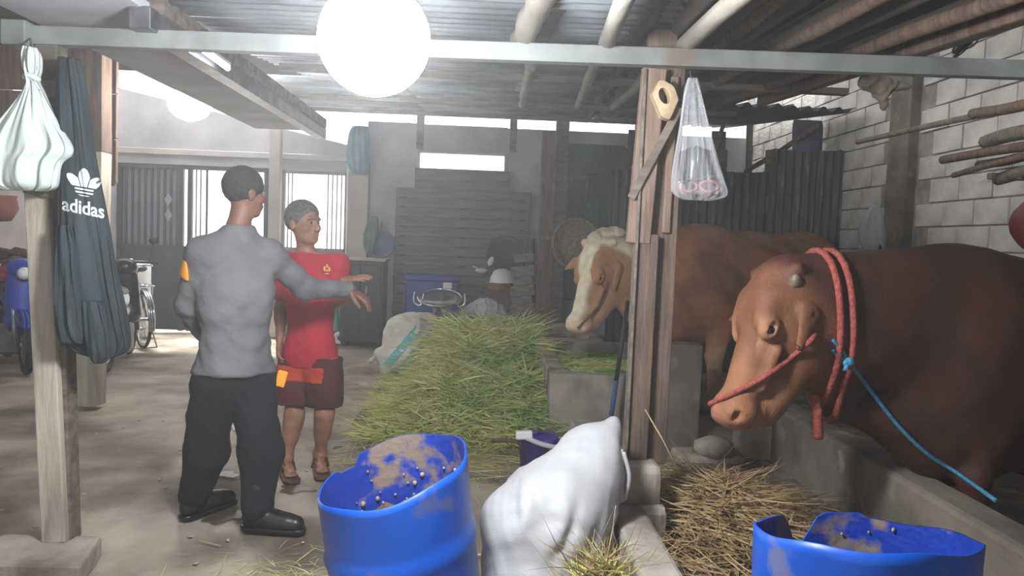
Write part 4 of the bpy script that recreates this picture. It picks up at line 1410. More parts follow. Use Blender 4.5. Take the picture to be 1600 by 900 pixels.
# ------------------------------------------------------------------ grass and straw
def blades(name, m, N, place, length, width, droop, lay, parent=None, seed=1):
    r = np.random.default_rng(seed)
    P, nr = place(N, r)
    az = r.uniform(0, 2 * np.pi, N)
    d = np.stack([np.cos(az), np.sin(az), np.zeros(N)], 1)
    d = d * (1 - .0) + nr * lay[0] + np.stack([np.zeros(N), np.zeros(N), r.uniform(lay[1], lay[2], N)], 1)
    d /= np.linalg.norm(d, axis=1)[:, None]
    L = r.uniform(length[0], length[1], N)[:, None]
    W = r.uniform(width[0], width[1], N)[:, None]
    sx = np.cross(d, r.normal(size=(N, 3))); sx /= np.linalg.norm(sx, axis=1)[:, None]
    cv = r.normal(size=(N, 3)) * .35
    cv[:, 2] -= droop
    pts = []
    for t in (0, .35, .7, 1.0):
        p = P + d * L * t + cv * L * t * t * .5
        w = W * (1 - t ** 2 * .9)
        pts += [p - sx * w, p + sx * w]
    v = np.stack(pts, 1)
    v[..., 2] = np.maximum(v[..., 2], .004)
    v = v.reshape(-1, 3)
    base = np.arange(N)[:, None] * 8
    q = np.concatenate([base + np.array([0, 1, 3, 2]), base + np.array([2, 3, 5, 4]), base + np.array([4, 5, 7, 6])])
    return raw_mesh(name, v, q, m, parent, smooth=False)
M['grass'] = mat('cut_grass', (184, 200, 100), (220, 218, 148), scale=4, rough=.7, c3=(112, 172, 74), scale3=1.5, lo3=.52, hi3=.6, detail=3)
M['grass_y'] = mat('yellowing_grass', (208, 202, 138), (168, 172, 100), scale=9, rough=.75, detail=3)
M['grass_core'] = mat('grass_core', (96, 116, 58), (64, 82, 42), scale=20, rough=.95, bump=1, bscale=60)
M['straw'] = mat('dry_straw', (192, 166, 122), (150, 124, 86), scale=9, rough=.75, detail=3)
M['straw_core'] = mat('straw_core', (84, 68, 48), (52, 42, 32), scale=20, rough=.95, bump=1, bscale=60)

gx = (-.75, .47)
def heap_h(x, y):
    u = (x + .1) / .62
    a = np.clip((y - 5.35) / 2.0, 0, 1); a = a * a * (3 - 2 * a)
    back = np.clip((9.1 - y) / .8, 0, 1)
    lft = np.clip((x - (-.74 + .07 * np.sin(y * 3) + .05 * np.sin(y * 7))) / .6, 0, 1); lft = lft * lft * (3 - 2 * lft)
    p = np.stack([x, y, 0 * x], -1)
    return np.maximum(.55 * (.3 + .72 * a) * back * lft * np.clip((y - 5.3) / .35, 0, 1) * (1 - .0 * u) + .075 * wob(p, 3.1, 1) * lft * back * np.clip((y - 5.3) / .6, 0, 1) - .012, -.02)
def gcore(u, v):
    x = -1.0 + 1.46 * u; y = 5.2 + 3.95 * v
    return Vector((x, y, float(heap_h(np.array(x), np.array(y)))))
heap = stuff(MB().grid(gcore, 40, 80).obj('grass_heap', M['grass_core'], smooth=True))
tag(heap, 'heap of freshly cut green grass piled against the left side of the trough', 'grass')
def on_heap(x0, x1, y0, y1):
    def place(N, r):
        x = r.uniform(x0, x1, N); y = r.uniform(y0, y1, N)
        z = heap_h(x, y)
        e = .02
        n = np.stack([-(heap_h(x + e, y) - z) / e, -(heap_h(x, y + e) - z) / e, np.ones(N)], 1)
        n /= np.linalg.norm(n, axis=1)[:, None]
        return np.stack([x, y, z], 1), n
    return place
stuff(blades('grass_blades', M['grass'], 13000, on_heap(-.76, .45, 5.35, 9.0), (.12, .42), (.004, .008), .6, (.4, -.3, .4), heap, 3))
stuff(blades('dry_blades', M['grass_y'], 5500, on_heap(-.72, .46, 5.3, 7.6), (.14, .5), (.003, .007), .6, (.4, -.25, .4), heap, 4))
def on_floor(cx, cy, sx_, sy_, z=.002):
    def place(N, r):
        x = r.normal(cx, sx_, N); y = r.normal(cy, sy_, N)
        return np.stack([x, y, np.full(N, z)], 1), np.tile(np.array((0, 0, 1.0)), (N, 1))
    return place
lg = stuff(blades('loose_grass', M['grass_y'], 1500, on_floor(-.1, 5.05, .42, .3), (.06, .25), (.0015, .0035), .4, (.03, -.02, .12), None, 6))
tag(lg, 'loose blades of grass scattered on the floor before the grass heap', 'grass')
lg = stuff(blades('loose_grass', M['grass_y'], 420, on_floor(-.75, 3.1, .25, .2), (.05, .16), (.0012, .003), .4, (.02, -.02, .1), None, 7))
tag(lg, 'thin scatter of grass on the floor left of the big blue barrel', 'grass')
lg = stuff(blades('loose_grass', M['grass_y'], 260, on_floor(-.35, 6.3, .35, .7), (.05, .18), (.0012, .003), .4, (.02, -.02, .1), None, 17))
tag(lg, 'sparse grass blades on the floor between the sandalled man and the heap', 'grass')
# grass lying in the trough
def in_trough(N, r):
    x = r.uniform(.62, 1.3, N); y = r.uniform(5.65, 7.3, N)
    return np.stack([x, y, np.full(N, .385) + .03 * r.random(N)], 1), np.tile(np.array((0, 0, 1.0)), (N, 1))
tg = stuff(blades('trough_grass', M['grass'], 3500, in_trough, (.05, .2), (.002, .004), .5, (.12, -.1, .2), None, 8))
tag(tg, 'layer of chopped grass lying inside the near grey trough', 'grass')
# straw in the front trough
def straw_h(x, y):
    return .16 + .2 * np.exp(-(((x - 1.15) / .34) ** 2 + ((y - 3.45) / .55) ** 2))
def score(u, v):
    x = .82 + .96 * u; y = 2.5 + 1.9 * v
    z = float(straw_h(np.array(x), np.array(y)))
    return Vector((x, y, z - .02))
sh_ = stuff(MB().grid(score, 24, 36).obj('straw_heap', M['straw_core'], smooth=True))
tag(sh_, 'tangled heap of dry yellow straw lying in the low front trough', 'straw')
def on_straw(N, r):
    x = np.clip(r.normal(1.13, .24, N), .74, 1.72); y = np.clip(r.normal(3.35, .42, N), 2.5, 4.25)
    z = straw_h(x, y)
    return np.stack([x, y, z], 1), np.tile(np.array((0, 0, 1.0)), (N, 1))
stuff(blades('straw_stalks', M['straw'], 2600, on_straw, (.1, .36), (.0022, .0042), .25, (.16, -.18, .16), sh_, 9))
# upright grass at the bottom, before the white sack
def front_tuft(N, r):
    x = r.normal(.5, .2, N); y = r.normal(2.42, .12, N)
    return np.stack([x, y, np.maximum(.1 + .16 * np.exp(-((x - .62) / .14) ** 2), 0)], 1), np.tile(np.array((0, 0, 1.0)), (N, 1))
def fcore(u, v):
    x = .05 + .8 * u; y = 2.15 + .72 * v
    h_ = .36 * math.exp(-((x - .44) / .2) ** 2 - ((y - 2.56) / .16) ** 2)
    return Vector((x, y, h_ - .01))
ft = stuff(MB().grid(fcore, 20, 16).obj('hay_tuft', M['straw_core'], smooth=True))
tag(ft, 'tuft of green and straw coloured grass at the bottom edge before the white sack', 'grass')
def on_tuft(N, r):
    x = r.normal(.44, .13, N); y = r.normal(2.56, .09, N)
    z = .36 * np.exp(-((x - .44) / .2) ** 2 - ((y - 2.56) / .16) ** 2) - .01
    return np.stack([x, y, z], 1), np.tile(np.array((0, 0, 1.0)), (N, 1))
stuff(blades('dry_blades', M['straw'], 420, on_tuft, (.1, .26), (.0014, .003), .2, (.5, .0, .5), ft, 10))
stuff(blades('green_blades', M['grass'], 480, on_tuft, (.06, .18), (.0014, .003), .3, (.5, -.1, .3), ft, 11))
# lone stalk leaning on the pillar
a, b = at(1008, 640, 3.15), at(1062, 740, 3.1)
tag(MB().tube([a, (a + b) / 2 + Vector((0, 0, .01)), b], .003, 6).obj('straw_stalk', M['straw'], smooth=True), 'single long straw stalk leaning against the foot of the pillar', 'straw')

# ------------------------------------------------------------------ hanging bags and jacket
M['bag'] = mat('pale_green_plastic_film', (222, 232, 228), (204, 218, 212), scale=3, rough=.3, alpha=.8, bump=.15, bscale=14, stretch=(3, 3, .5))
M['clear'] = mat('clear_plastic_film', (232, 234, 238), rough=.1, alpha=.2, bump=.35, bscale=12, stretch=(4, 4, .4))
def px_rows(rows, Y, depth, dz=None):
    out = []
    for (py, xl, xr, *r) in rows:
        a, b = at(xl, py, Y), at(xr, py, Y)
        out.append(((a.x + b.x) / 2, Y, (a.z + b.z) / 2, (b.x - a.x) / 2, r[0] if r else depth))
    return out
def pleats(nf, amp, ph=0.0, sharp=1):
    def fn(cx, cy, r, t):
        g = amp * (.3 + .7 * t) * np.sin(nf * cx * 2.2 + ph + 1.5 * np.sin(3 * t + ph))
        s_ = np.sign(cy)
        return .25 * amp * np.sin(nf * 1.7 * cy + 4 * t + ph), g * np.abs(cy) * s_ * .7 + .35 * amp * np.sin(5 * t + 3 * cx)
    return fn
def crumple(amp, f=2.4, seed=0.0, gather=0.0):
    def fn(cx, cy, r, t):
        p = np.stack([cx * f, cy * f, np.full_like(cx, t * 2.2)], -1)
        w1 = wob(p, 1.0, seed); w2 = wob(p * np.array((2.3, 2.3, .5)), 1.3, seed + 3)
        g = np.sin(9 * np.arctan2(cy, cx) + 2 * w1 + seed) * gather * (1 - t)
        return amp * (.2 * w2 + g) * cx, amp * (w1 + .28 * w2 + g * np.sign(cy))
    return fn
t = thing('plastic_bag', 'knotted pale green plastic bag hanging from the beam at the left post', 'bag', at(50, 300, 3.12))
rows = [(74, 42, 54, .012), (84, 38, 60, .025), (104, 37, 61, .028), (118, 43, 58, .02), (126, 45, 57, .015), (136, 42, 62, .025), (165, 22, 76, .05),
        (200, -8, 96, .07), (226, -26, 114, .08), (240, -28, 112, .085), (252, -28, 96, .09), (280, -28, 90, .09), (292, -22, 86, .07), (298, 0, 70, .03)]
loft_obj('film', px_rows(rows, 3.14, .06), M['bag'], t, n=120, sub=8, fold=crumple(.026, 2.2, .7, .18), ex=2.2)
kz = at(51, 122, 3.14)
MB().tube(smooth_path([kz + Vector((-.025, -.012, 0)), kz + Vector((0, -.03, .006)), kz + Vector((.026, -.012, -.004)), kz + Vector((0, .022, 0))], 6), .012, 8, closed=False).obj('knot', M['bag'], t, smooth=True)
MB().tube([at(48, 60, 3.26), at(48, 66, 3.2), at(48, 76, 3.14)], .004, 6).obj('nail', M['steel'], t)
# round pale tray behind the bag
M['tray'] = mat('pale_tray', (176, 170, 160), rough=.8)

M['jacket'] = mat('dark_green_jacket_cloth', (44, 56, 60), (28, 36, 40), scale=5, rough=.85, bump=.25, bscale=60, stretch=(2, 2, .5), c3=(66, 80, 82), scale3=2.4, lo3=.55, hi3=.68)
jk = thing('jacket', 'dark green training jacket with a white sports logo hanging at the left post', 'jacket', at(140, 560, 3.2))
jr = [(92, 96, 122, .03), (112, 94, 128, .04), (150, 92, 136, .045), (200, 91, 143, .045), (250, 89, 149, .045), (300, 87, 159, .045), (350, 86, 168, .045), (400, 85, 176, .045),
      (440, 85, 183, .045), (480, 86, 192, .05), (515, 88, 198, .05), (532, 92, 200, .045), (545, 106, 198, .04), (553, 124, 190, .03), (557, 140, 180, .02)]
jrows = px_rows(jr, 3.2, .05)
jo = loft_obj('jacket_body', jrows, M['jacket'], jk, n=140, sub=8, fold=crumple(.022, 1.7, 2.7, .06), ex=2.6)
bvj = surf(jo)
sl = [(352, 92, 112, .02), (380, 88, 120, .035), (440, 87, 126, .04), (500, 90, 131, .04), (528, 95, 134, .035), (536, 98, 132, .02)]
loft_obj('sleeve', px_rows(sl, 3.145, .04), M['jacket'], jk, n=60, sub=8, fold=crumple(.014, 1.8, 4.1, .05), ex=2.4)
sl = [(470, 128, 160, .02), (510, 130, 170, .03), (550, 138, 172, .03), (564, 144, 168, .02), (568, 150, 160, .01)]
loft_obj('sleeve', px_rows(sl, 3.15, .04), M['jacket'], jk, n=60, sub=8, fold=crumple(.012, 1.8, 5.1, .05), ex=2.4)
def jac(px, py, lift=.004):
    d = (ROT @ Vector(((px - 800) / F, -(py - 450) / F, -1))).normalized()
    hit = bvj.ray_cast(Vector((0, 0, CAM_H)), d)
    p = hit[0] if hit[0] is not None else at(px, py, 3.14)
    return p - d * lift
M['print'] = mat('pale_print', (206, 214, 222), (186, 194, 202), scale=20, rough=.8)
def ellipse_in(x, y, cx, cy, a, b_, ang):
    c_, s_ = math.cos(ang), math.sin(ang)
    u, w = (x - cx) * c_ + (y - cy) * s_, -(x - cx) * s_ + (y - cy) * c_
    return (u / a) ** 2 + (w / b_) ** 2 < 1
# three-leaf emblem with bars: laid out in millimetre cells, then pressed onto the cloth
mb = MB()
step = .9
def leaf(x, y):
    if ellipse_in(x, y, 0, 15, 9.5, 19, 0): return True
    if ellipse_in(x, y, -13, 9, 8, 18.5, math.radians(48)): return True
    if ellipse_in(x, y, 13, 9, 8, 18.5, math.radians(-48)): return True
    return ellipse_in(x, y, 0, -3, 15, 9, 0)
def gap(x, y):
    if any(abs(y - g) < 1.3 for g in (2.0, -3.2, -8.2)): return True
    return y > 2.0 and (abs(abs(x) - (4.5 + .40 * max(0, y - 2))) < 1.0) and False
ox, oy = 131, 296
xs = np.arange(-30, 30, step); yv = np.arange(-14, 36, step)
for x in xs:
    for y in yv:
        if leaf(x, y) and not gap(x, y):
            # seams between the leaves
            if y > 3 and abs(x) > 1 and abs(abs(x) - (5.2 + .28 * (y - 3))) < .9:
                continue
            q = []
            for (dx, dy) in ((0, 0), (step, 0), (step, step), (0, step)):
                X_, Y_ = x + dx, y + dy
                q.append(jac(ox + X_ * .98, oy - Y_ * .95 + X_ * .17, .004))
            mb.add(q, [(0, 1, 2, 3)])
mb.obj('emblem', M['print'], jk, fix=True)
cu = bpy.data.curves.new('logo_text', 'FONT'); cu.body = 'adidas'; cu.size = 1.0; cu.offset = .022; cu.resolution_u = 4
tmp = bpy.data.objects.new('logo_text', cu); COL.objects.link(tmp)
dg = bpy.context.evaluated_depsgraph_get()
tm = bpy.data.meshes.new_from_object(tmp.evaluated_get(dg))
co = np.array([v.co for v in tm.vertices])
wd = co[:, 0].max() - co[:, 0].min(); x0 = co[:, 0].min()
mb = MB()
P_ = [jac(97 + (x - x0) / wd * 66, 328 - y * 30 + (x - x0) / wd * 13, .005) for x, y, _ in co]
mb.add(P_, [tuple(p.vertices) for p in tm.polygons]); mb.obj('lettering', M['print'], jk)
bpy.data.objects.remove(tmp); bpy.data.curves.remove(cu)
# sleeve seam and zip
MB().tube([jac(116 + 3 * math.sin(k), 350 + k * 16, .003) for k in range(11)], .003, 5).obj('seam', M['jacket'], jk, smooth=True)

bagt = thing('plastic_bag', 'clear plastic bag with dark cable inside hanging on the right of the pillar', 'bag', at(1095, 312, 3.2))
rows = [(122, 1076, 1088, .01), (135, 1072, 1092, .015), (150, 1069, 1096, .025), (180, 1065, 1103, .035), (220, 1059, 1113, .045), (255, 1053, 1123, .05), (285, 1049, 1133, .05), (300, 1049, 1138, .045), (308, 1056, 1132, .03), (313, 1070, 1110, .01)]
loft_obj('film', px_rows(rows, 3.2, .04), M['clear'], bagt, n=110, sub=8, fold=crumple(.018, 2.4, 1.9, .2), ex=2.2)
MB().tube([at(1078, 112, 3.24), at(1080, 124, 3.2)], .004, 6).obj('string', M['steel'], bagt)
M['cable'] = mat('dark_cable', (26, 25, 30), (44, 42, 50), scale=12, rough=.5)
ct = thing('cable_coil', 'dark bundle of looped cable inside the clear hanging bag', 'cable', at(1090, 285, 3.2))
mb = MB()
for k in range(9):
    x = 1064 + k * 5.5
    a, b = at(x + 2, 228 + 2 * abs(k - 4), 3.19 + .012 * (k % 3)), at(x - 2 + k * .5, 283, 3.19 + .012 * (k % 2))
    mb.tube(smooth_path([a, (a + b) / 2 + Vector((.004 * math.sin(k), 0, 0)), b], 4), .009, 7)
mb.obj('loops', M['cable'], ct, smooth=True)
M['pink'] = mat('dusty_pink_plastic', (164, 104, 104), (128, 78, 82), scale=10, rough=.5)
pt = thing('pruning_shears', 'pink handled ring shears lying at the bottom of the clear hanging bag', 'shears', at(1095, 296, 3.2))
for px, rx in ((1108, .04), (1076, .035)):
    c = at(px, 291, 3.18)
    MB().tube([c + Vector((rx * math.cos(a_), 0, .022 * math.sin(a_))) for a_ in np.linspace(0, 2 * math.pi, 18)[:-1]], .007, 7, closed=True).obj('ring_handle', M['pink'], pt, smooth=True)
MB().bar(at(1060, 285, 3.17), at(1115, 275, 3.17), .02, .008).obj('blade', M['steel'], pt, bevel=.003)
# ------------------------------------------------------------------ gate and barred window
t = thing('folding_gate', 'dark steel folding gate with upright bars in the far left wall', 'gate', ((gx0 + gx1) / 2, 10.94, 0))
YG = 10.92
xa, xb, xc = xat(184, 300, YG), xat(292, 300, YG), xat(420, 300, YG)
zt, zm = zat(240, 256, YG), zat(240, 386, YG)
MB().span((xa, YG + .03, zm), (xb - .12, YG + .04, zt)).obj('backing_sheet', M['gate_sheet'], t)
MB().span((xa, YG - .02, .03), (xb + .12, YG + .02, zm)).obj('lower_panel', M['gate'], t, bevel=.006)
fr = MB()
for x in (xa, xb - .1, xb + .02):
    fr.span((x, YG - .03, .02), (x + .06, YG + .03, zt))
fr.span((xa, YG - .03, zt - .06), (xc, YG + .03, zt)).span((xa, YG - .03, zm - .03), (xb + .1, YG + .03, zm + .03))
fr.obj('gate_frame', M['gate'], t)
for k in range(9):
    x = xa + .1 + k * .088
    MB().span((x, YG - .012, zm), (x + .03, YG + .012, zt)).obj('bar', M['gate'], t)
for k, px in enumerate((299, 306, 313, 322)):
    x = xat(px, 300, YG)
    MB().span((x, YG - .008, .9), (x + .014 + .012 * (k == 3), YG + .008, zt)).obj('bar', M['gate'], t)
for py in (312, 336):
    c = at(263, py, YG - .03)
    MB().prism([c + Vector(p) for p in ((-.05, 0, 0), (0, 0, -.1), (.05, 0, 0), (0, 0, .1))], (0, -.01, 0), (0, .01, 0)).obj('diamond_ornament', M['gate_sheet'], t)
xj = xat(419, 300, YG)
MB().span((xj - .05, YG - .03, 0), (xj, YG + .03, zt)).obj('jamb', M['gate'], t)
bw = thing('window_grille', 'barred opening right of the gate, behind the man in the red shirt', 'window grille', ((bx0 + bx1) / 2, 11.0, bz0))
fr = MB()
fr.span((bx0, 10.96, bz0), (bx0 + .04, 11.04, bz1)).span((bx1 - .04, 10.96, bz0), (bx1, 11.04, bz1)).span((bx0, 10.96, bz1 - .04), (bx1, 11.04, bz1)).span((bx0, 10.96, bz0), (bx1, 11.04, bz0 + .04))
fr.obj('grille_frame', M['plaster_left'], bw)
for px in (450, 456, 512, 519, 526, 533, 540):
    x = xat(px, 330, 11.0)
    MB().span((x - .008, 10.99, bz0), (x + .008, 11.01, bz1)).obj('bar', M['gate_sheet'], bw)
x = xat(540, 330, 10.8)
tag(MB().tube([(x + .02, 10.82, .9), (x + .02, 10.82, bz1 + .05)], .016, 8).obj('white_pipe', M['white'], smooth=True), 'thin white upright pipe at the right edge of the barred opening', 'pipe')

# ------------------------------------------------------------------ wooden boards, tarps and sheet fence along the back wall
YP = 10.75
pn = thing('board_partition', 'wide grey partition of horizontal boards under the narrow bright window', 'partition', ((xat(615, 380, YP) + xat(826, 380, YP)) / 2, YP, 0))
xl, xr = xat(616, 380, YP), xat(826, 380, YP)
ztop = zat(615, 292, YP); n = 16
hb = ztop / n
M['board'] = mat('weathered_board', (112, 108, 102), (86, 83, 79), scale=5, rough=.88, bump=.3, bscale=18, stretch=(.5, 3, 4))
for k in range(n):
    MB().span((xl + random.uniform(-.01, .012), YP - random.uniform(0, .012), k * hb + .004), (xr + random.uniform(-.012, .01), YP + .03, (k + 1) * hb - .005)).obj('board', M['board'], pn, bevel=.004)
for x in (xl + .1, (xl + xr) / 2, xr - .1):
    MB().span((x - .04, YP + .03, 0), (x + .04, YP + .08, ztop - .02)).obj('batten', M['wood_grey'], pn)
x0, x1 = xat(648, 280, 10.85), xat(797, 280, 10.85)
z0, z1 = ztop - .05, zat(720, 264, 10.85)
ub = thing('board_panel', 'smaller grey board panel under the bright window, above the wide partition', 'panel', ((x0 + x1) / 2, 10.87, z0))
for k in range(2):
    MB().span((x0, 10.84, z0 + (z1 - z0) * k / 2), (x1, 10.88, z0 + (z1 - z0) * (k + 1) / 2 - .006)).obj('board', M['board'], ub, bevel=.004)

M['tarp_teal'] = mat('teal_tarp', (104, 138, 152), (84, 116, 132), scale=3, rough=.7, bump=.3, bscale=10)
M['tarp_dark'] = mat('dark_tarp', (74, 84, 88), (54, 62, 66), scale=2.4, rough=.8, bump=.4, bscale=6, stretch=(2, 2, .5), c3=(96, 104, 106), scale3=5, lo3=.6, hi3=.68)
rows = px_rows([(197, 552, 574, .03), (206, 545, 577, .05), (240, 541, 578, .05), (262, 543, 578, .045), (272, 550, 574, .03)], 10.7, .05)
tag(loft_obj('hanging_tarp', rows, M['tarp_teal'], n=48, fold=pleats(5, .02, 2)), 'teal tarp hanging from the top of the back wall beside the barred opening', 'tarp')
rows = px_rows([(226, 880, 975, .03), (236, 874, 984, .04), (300, 872, 985, .04), (380, 872, 985, .04), (470, 872, 985, .04)], 10.88, .05)
tag(loft_obj('dark_tarp', rows, M['tarp_dark'], n=64, fold=pleats(5, .025, .4)), 'dark grey-green tarp hanging behind the head of the tan bull', 'tarp')
rows = px_rows([(188, 1240, 1284, .02), (196, 1238, 1286, .03), (235, 1238, 1284, .03), (262, 1240, 1282, .02)], 8.02, .03)
M['cloth_blue'] = mat('slate_blue_cloth', (78, 88, 104), (60, 68, 84), scale=3, rough=.85, bump=.2, bscale=20)
tag(loft_obj('draped_cloth', rows, M['cloth_blue'], n=40, fold=pleats(4, .012, 1)), 'slate blue cloth draped over the top of the corrugated fence by the block wall', 'cloth')

M['fence'] = mat('rusty_grey_sheet', (96, 98, 98), (68, 70, 72), scale=3, rough=.7, bump=.15, bscale=10, stretch=(3, 3, .6), c3=(124, 126, 124), scale3=5, lo3=.58, hi3=.68)
YF = 7.95
cf = thing('corrugated_fence', 'grey corrugated metal sheets standing along the back behind the tan bull', 'fence', (xat(1140, 300, YF), YF, 0))
for (pa, pb, pt, dy) in ((955, 1032, 266, 0), (1028, 1116, 300, .05), (1110, 1204, 268, .0), (1200, 1262, 236, -.06), (1258, 1320, 236, -.02)):
    xa_, xb_ = xat(pa, 300, YF), xat(pb, 300, YF)
    zt_ = zat((pa + pb) / 2, pt, YF)
    nx = int((xb_ - xa_) / .012)
    def fn(u, v):
        x = xa_ + (xb_ - xa_) * u
        return Vector((x, YF + dy + .02 * math.sin(2 * math.pi * x / .085), .1 + (zt_ - .1) * v + .01 * math.sin(9 * x) * (v > .5)))
    o = MB().grid(fn, nx, 2).obj('corrugated_sheet', M['fence'], cf, smooth=True)
    o.modifiers.new('thickness', 'SOLIDIFY').thickness = .004
for px in (1128, 1200, 1312):
    x = xat(px, 300, YF + .1)
    MB().span((x - .035, YF + .08, .1), (x + .035, YF + .15, zat(px, 232, YF))).obj('fence_post', M['wood_grey'], cf, bevel=.006)

# things standing behind the fence: boards and leaning poles at the back right
for (p0, p1, w_, lab) in (((1134, 184), (1118, 232), .05, 'dark leaning prop under the roof edge, behind the hanging clear bag'),
                          ((1172, 186), (1170, 262), .07, 'upright dark post in the back right corner under the roof'),):
    a, b = at(p0[0], p0[1], 10.2), at(p1[0], p1[1], 10.2)
    b = b + (b - a) * .9
    tag(MB().bar(a, b, w_, w_, up=(0, 1, 0)).obj('prop_pole', M['wood_grey'], bevel=.006), lab, 'pole')
a, b = at(1278, 196, 7.6), at(1165, 268, 9.3)
tag(MB().tube([a, a.lerp(b, .5) + Vector((0, 0, -.02)), b], .03, 8).obj('brace_pole', M['wood'], smooth=True), 'slanting brown brace running from the block wall down to the corrugated fence', 'pole')
for (p, lab) in (((992, 216), 'small dark board hanging on the back wall left of the pillar'), ((1122, 218), 'dark board on the back wall seen right of the clear hanging bag')):
    c = at(p[0], p[1] + 15, 10.9)
    tag(MB().box(c, (.2, .04, .5)).obj('wall_board', M['tarp_dark'], bevel=.006), lab, 'board')

YS = 9.3
st = thing('stall_frame', 'old wooden stall frame with posts and rails left of the tan bull', 'frame', (xat(858, 400, YS), YS, 0))
for (pa, pb, pt, dy, m_) in ((844, 868, 204, 0, M['wood']), (866, 886, 186, .12, M['wood_grey'])):
    x0, x1 = xat(pa, 300, YS + dy), xat(pb, 300, YS + dy)
    MB().span((x0, YS + dy, 0), (x1, YS + dy + .12, zat((pa + pb) / 2, pt, YS + dy))).obj('post', m_, st, bevel=.008)
for (a_, b_, r_) in (((846, 282), (992, 272), .035), ((846, 372), (935, 377), .045)):
    MB().tube([at(*a_, YS - .02), at(*b_, YS - .02)], r_, 8).obj('rail', M['wood'], st, smooth=True)

M['wicker'] = mat('woven_bamboo', (150, 132, 104), (110, 94, 72), scale=30, rough=.85, bump=.4, bscale=60)
c = at(900, 382, 9.15)
bk = thing('woven_basket', 'round woven bamboo tray standing behind the rail, left of the tan bull', 'basket', c - Vector((0, 0, .33)))
Rb = Matrix.Rotation(math.radians(82), 3, 'X') @ Matrix.Rotation(math.radians(10), 3, 'Y')
MB().lathe([(0, .0), (.15, -.02), (.24, -.01), (.29, .05), (.3, .05), (.25, -.03), (.15, -.04), (0, -.03)], c, Rb, n=40).obj('tray', M['wicker'], bk, smooth=True)
MB().tube([c + Rb @ Vector((.3 * math.cos(a_), .3 * math.sin(a_), .05)) for a_ in np.linspace(0, 2 * math.pi, 40)[:-1]], .02, 8, closed=True).obj('rim', M['wicker'], bk, smooth=True)
MB().tube([c + Rb @ Vector((.21 * math.cos(a_), .21 * math.sin(a_), .0)) for a_ in np.linspace(0, 2 * math.pi, 36)[:-1]], .01, 6, closed=True).obj('inner_hoop', M['wicker'], bk, smooth=True)

# ------------------------------------------------------------------ kitchen things by the partition
M['blue_box'] = mat('blue_plastic', (28, 56, 150), (20, 42, 120), scale=3, rough=.45)
c = at(676, 455, 10.2)
x0, x1 = xat(634, 450, 10.2), xat(716, 450, 10.2)
bb = thing('storage_box', 'blue plastic storage box standing before the board partition', 'box', (c.x, 10.35, 0))
zt = zat(676, 430, 10.2)
MB().span((x0, 10.2, 0), (x1, 10.6, zt - .08)).obj('box_body', M['blue_box'], bb, bevel=.03)
MB().span((x0 - .02, 10.18, zt - .08), (x1 + .02, 10.62, zt)).obj('lid', M['blue_box'], bb, bevel=.02)
MB().span((x1 - .2, 10.16, zt - .17), (x1 - .08, 10.19, zt - .09)).obj('latch', M['white'], bb, bevel=.008)

# black cabinet behind the pointing hand
x0, x1 = xat(531, 470, 10.1), xat(598, 470, 10.1)
zt = zat(565, 404, 10.1)
cb = thing('cabinet', 'low black cabinet with a pale top edge behind the pointing hand', 'cabinet', ((x0 + x1) / 2, 10.3, 0))
MB().span((x0, 10.1, .05), (x1, 10.55, zt - .03)).obj('cabinet_body', M['black'], cb, bevel=.01)
MB().span((x0 - .03, 10.06, zt - .03), (x1 + .03, 10.58, zt)).obj('cabinet_top', M['plaster_left'], cb, bevel=.008)
for k in range(2):
    xa_ = x0 + .03 + (x1 - x0 - .03) / 2 * k
    d = MB().span((xa_, 10.08, .1), (xa_ + (x1 - x0 - .09) / 2, 10.1, zt - .08)).obj('door', M['black'], cb, bevel=.006)
    MB().span((xa_ + (.04 if k else (x1 - x0) / 2 - .12), 10.06, zt * .6), (xa_ + (.06 if k else (x1 - x0) / 2 - .1), 10.08, zt * .6 + .1)).obj('handle', M['steel'], d)
for x in (x0 + .05, x1 - .05):
    MB().span((x - .03, 10.12, 0), (x + .03, 10.5, .05)).obj('foot', M['black'], cb)

# hand cart with white wheel and green handle
c = on_z(531, 538)
hc_ = thing('hand_cart', 'small cart with a white wheel and teal handle beside the man in red', 'cart', (c.x, c.y, 0))
Ry = Matrix.Rotation(math.radians(90), 3, 'X')
M['teal'] = mat('teal_plastic', (30, 130, 120), rough=.5)
MB().lathe([(.03, -.02), (.075, -.025), (.085, -.015), (.085, .015), (.075, .025), (.03, .02), (.03, -.02)], (c.x, c.y, .087), Ry, n=24).obj('wheel', M['white'], hc_, smooth=True)
MB().lathe([(0, -.03), (.03, -.03), (.03, .03), (0, .03)], (c.x, c.y, .087), Ry, n=14).obj('hub', M['black'], hc_)
a = Vector((c.x - .04, c.y + .04, .1))
MB().tube([a, at(524, 462, c.y + .04)], .035, 10).obj('handle', M['teal'], hc_, smooth=True)
MB().span((c.x - .3, c.y + .03, .1), (c.x + .02, c.y + .4, .14)).obj('deck', M['black'], hc_, bevel=.01)

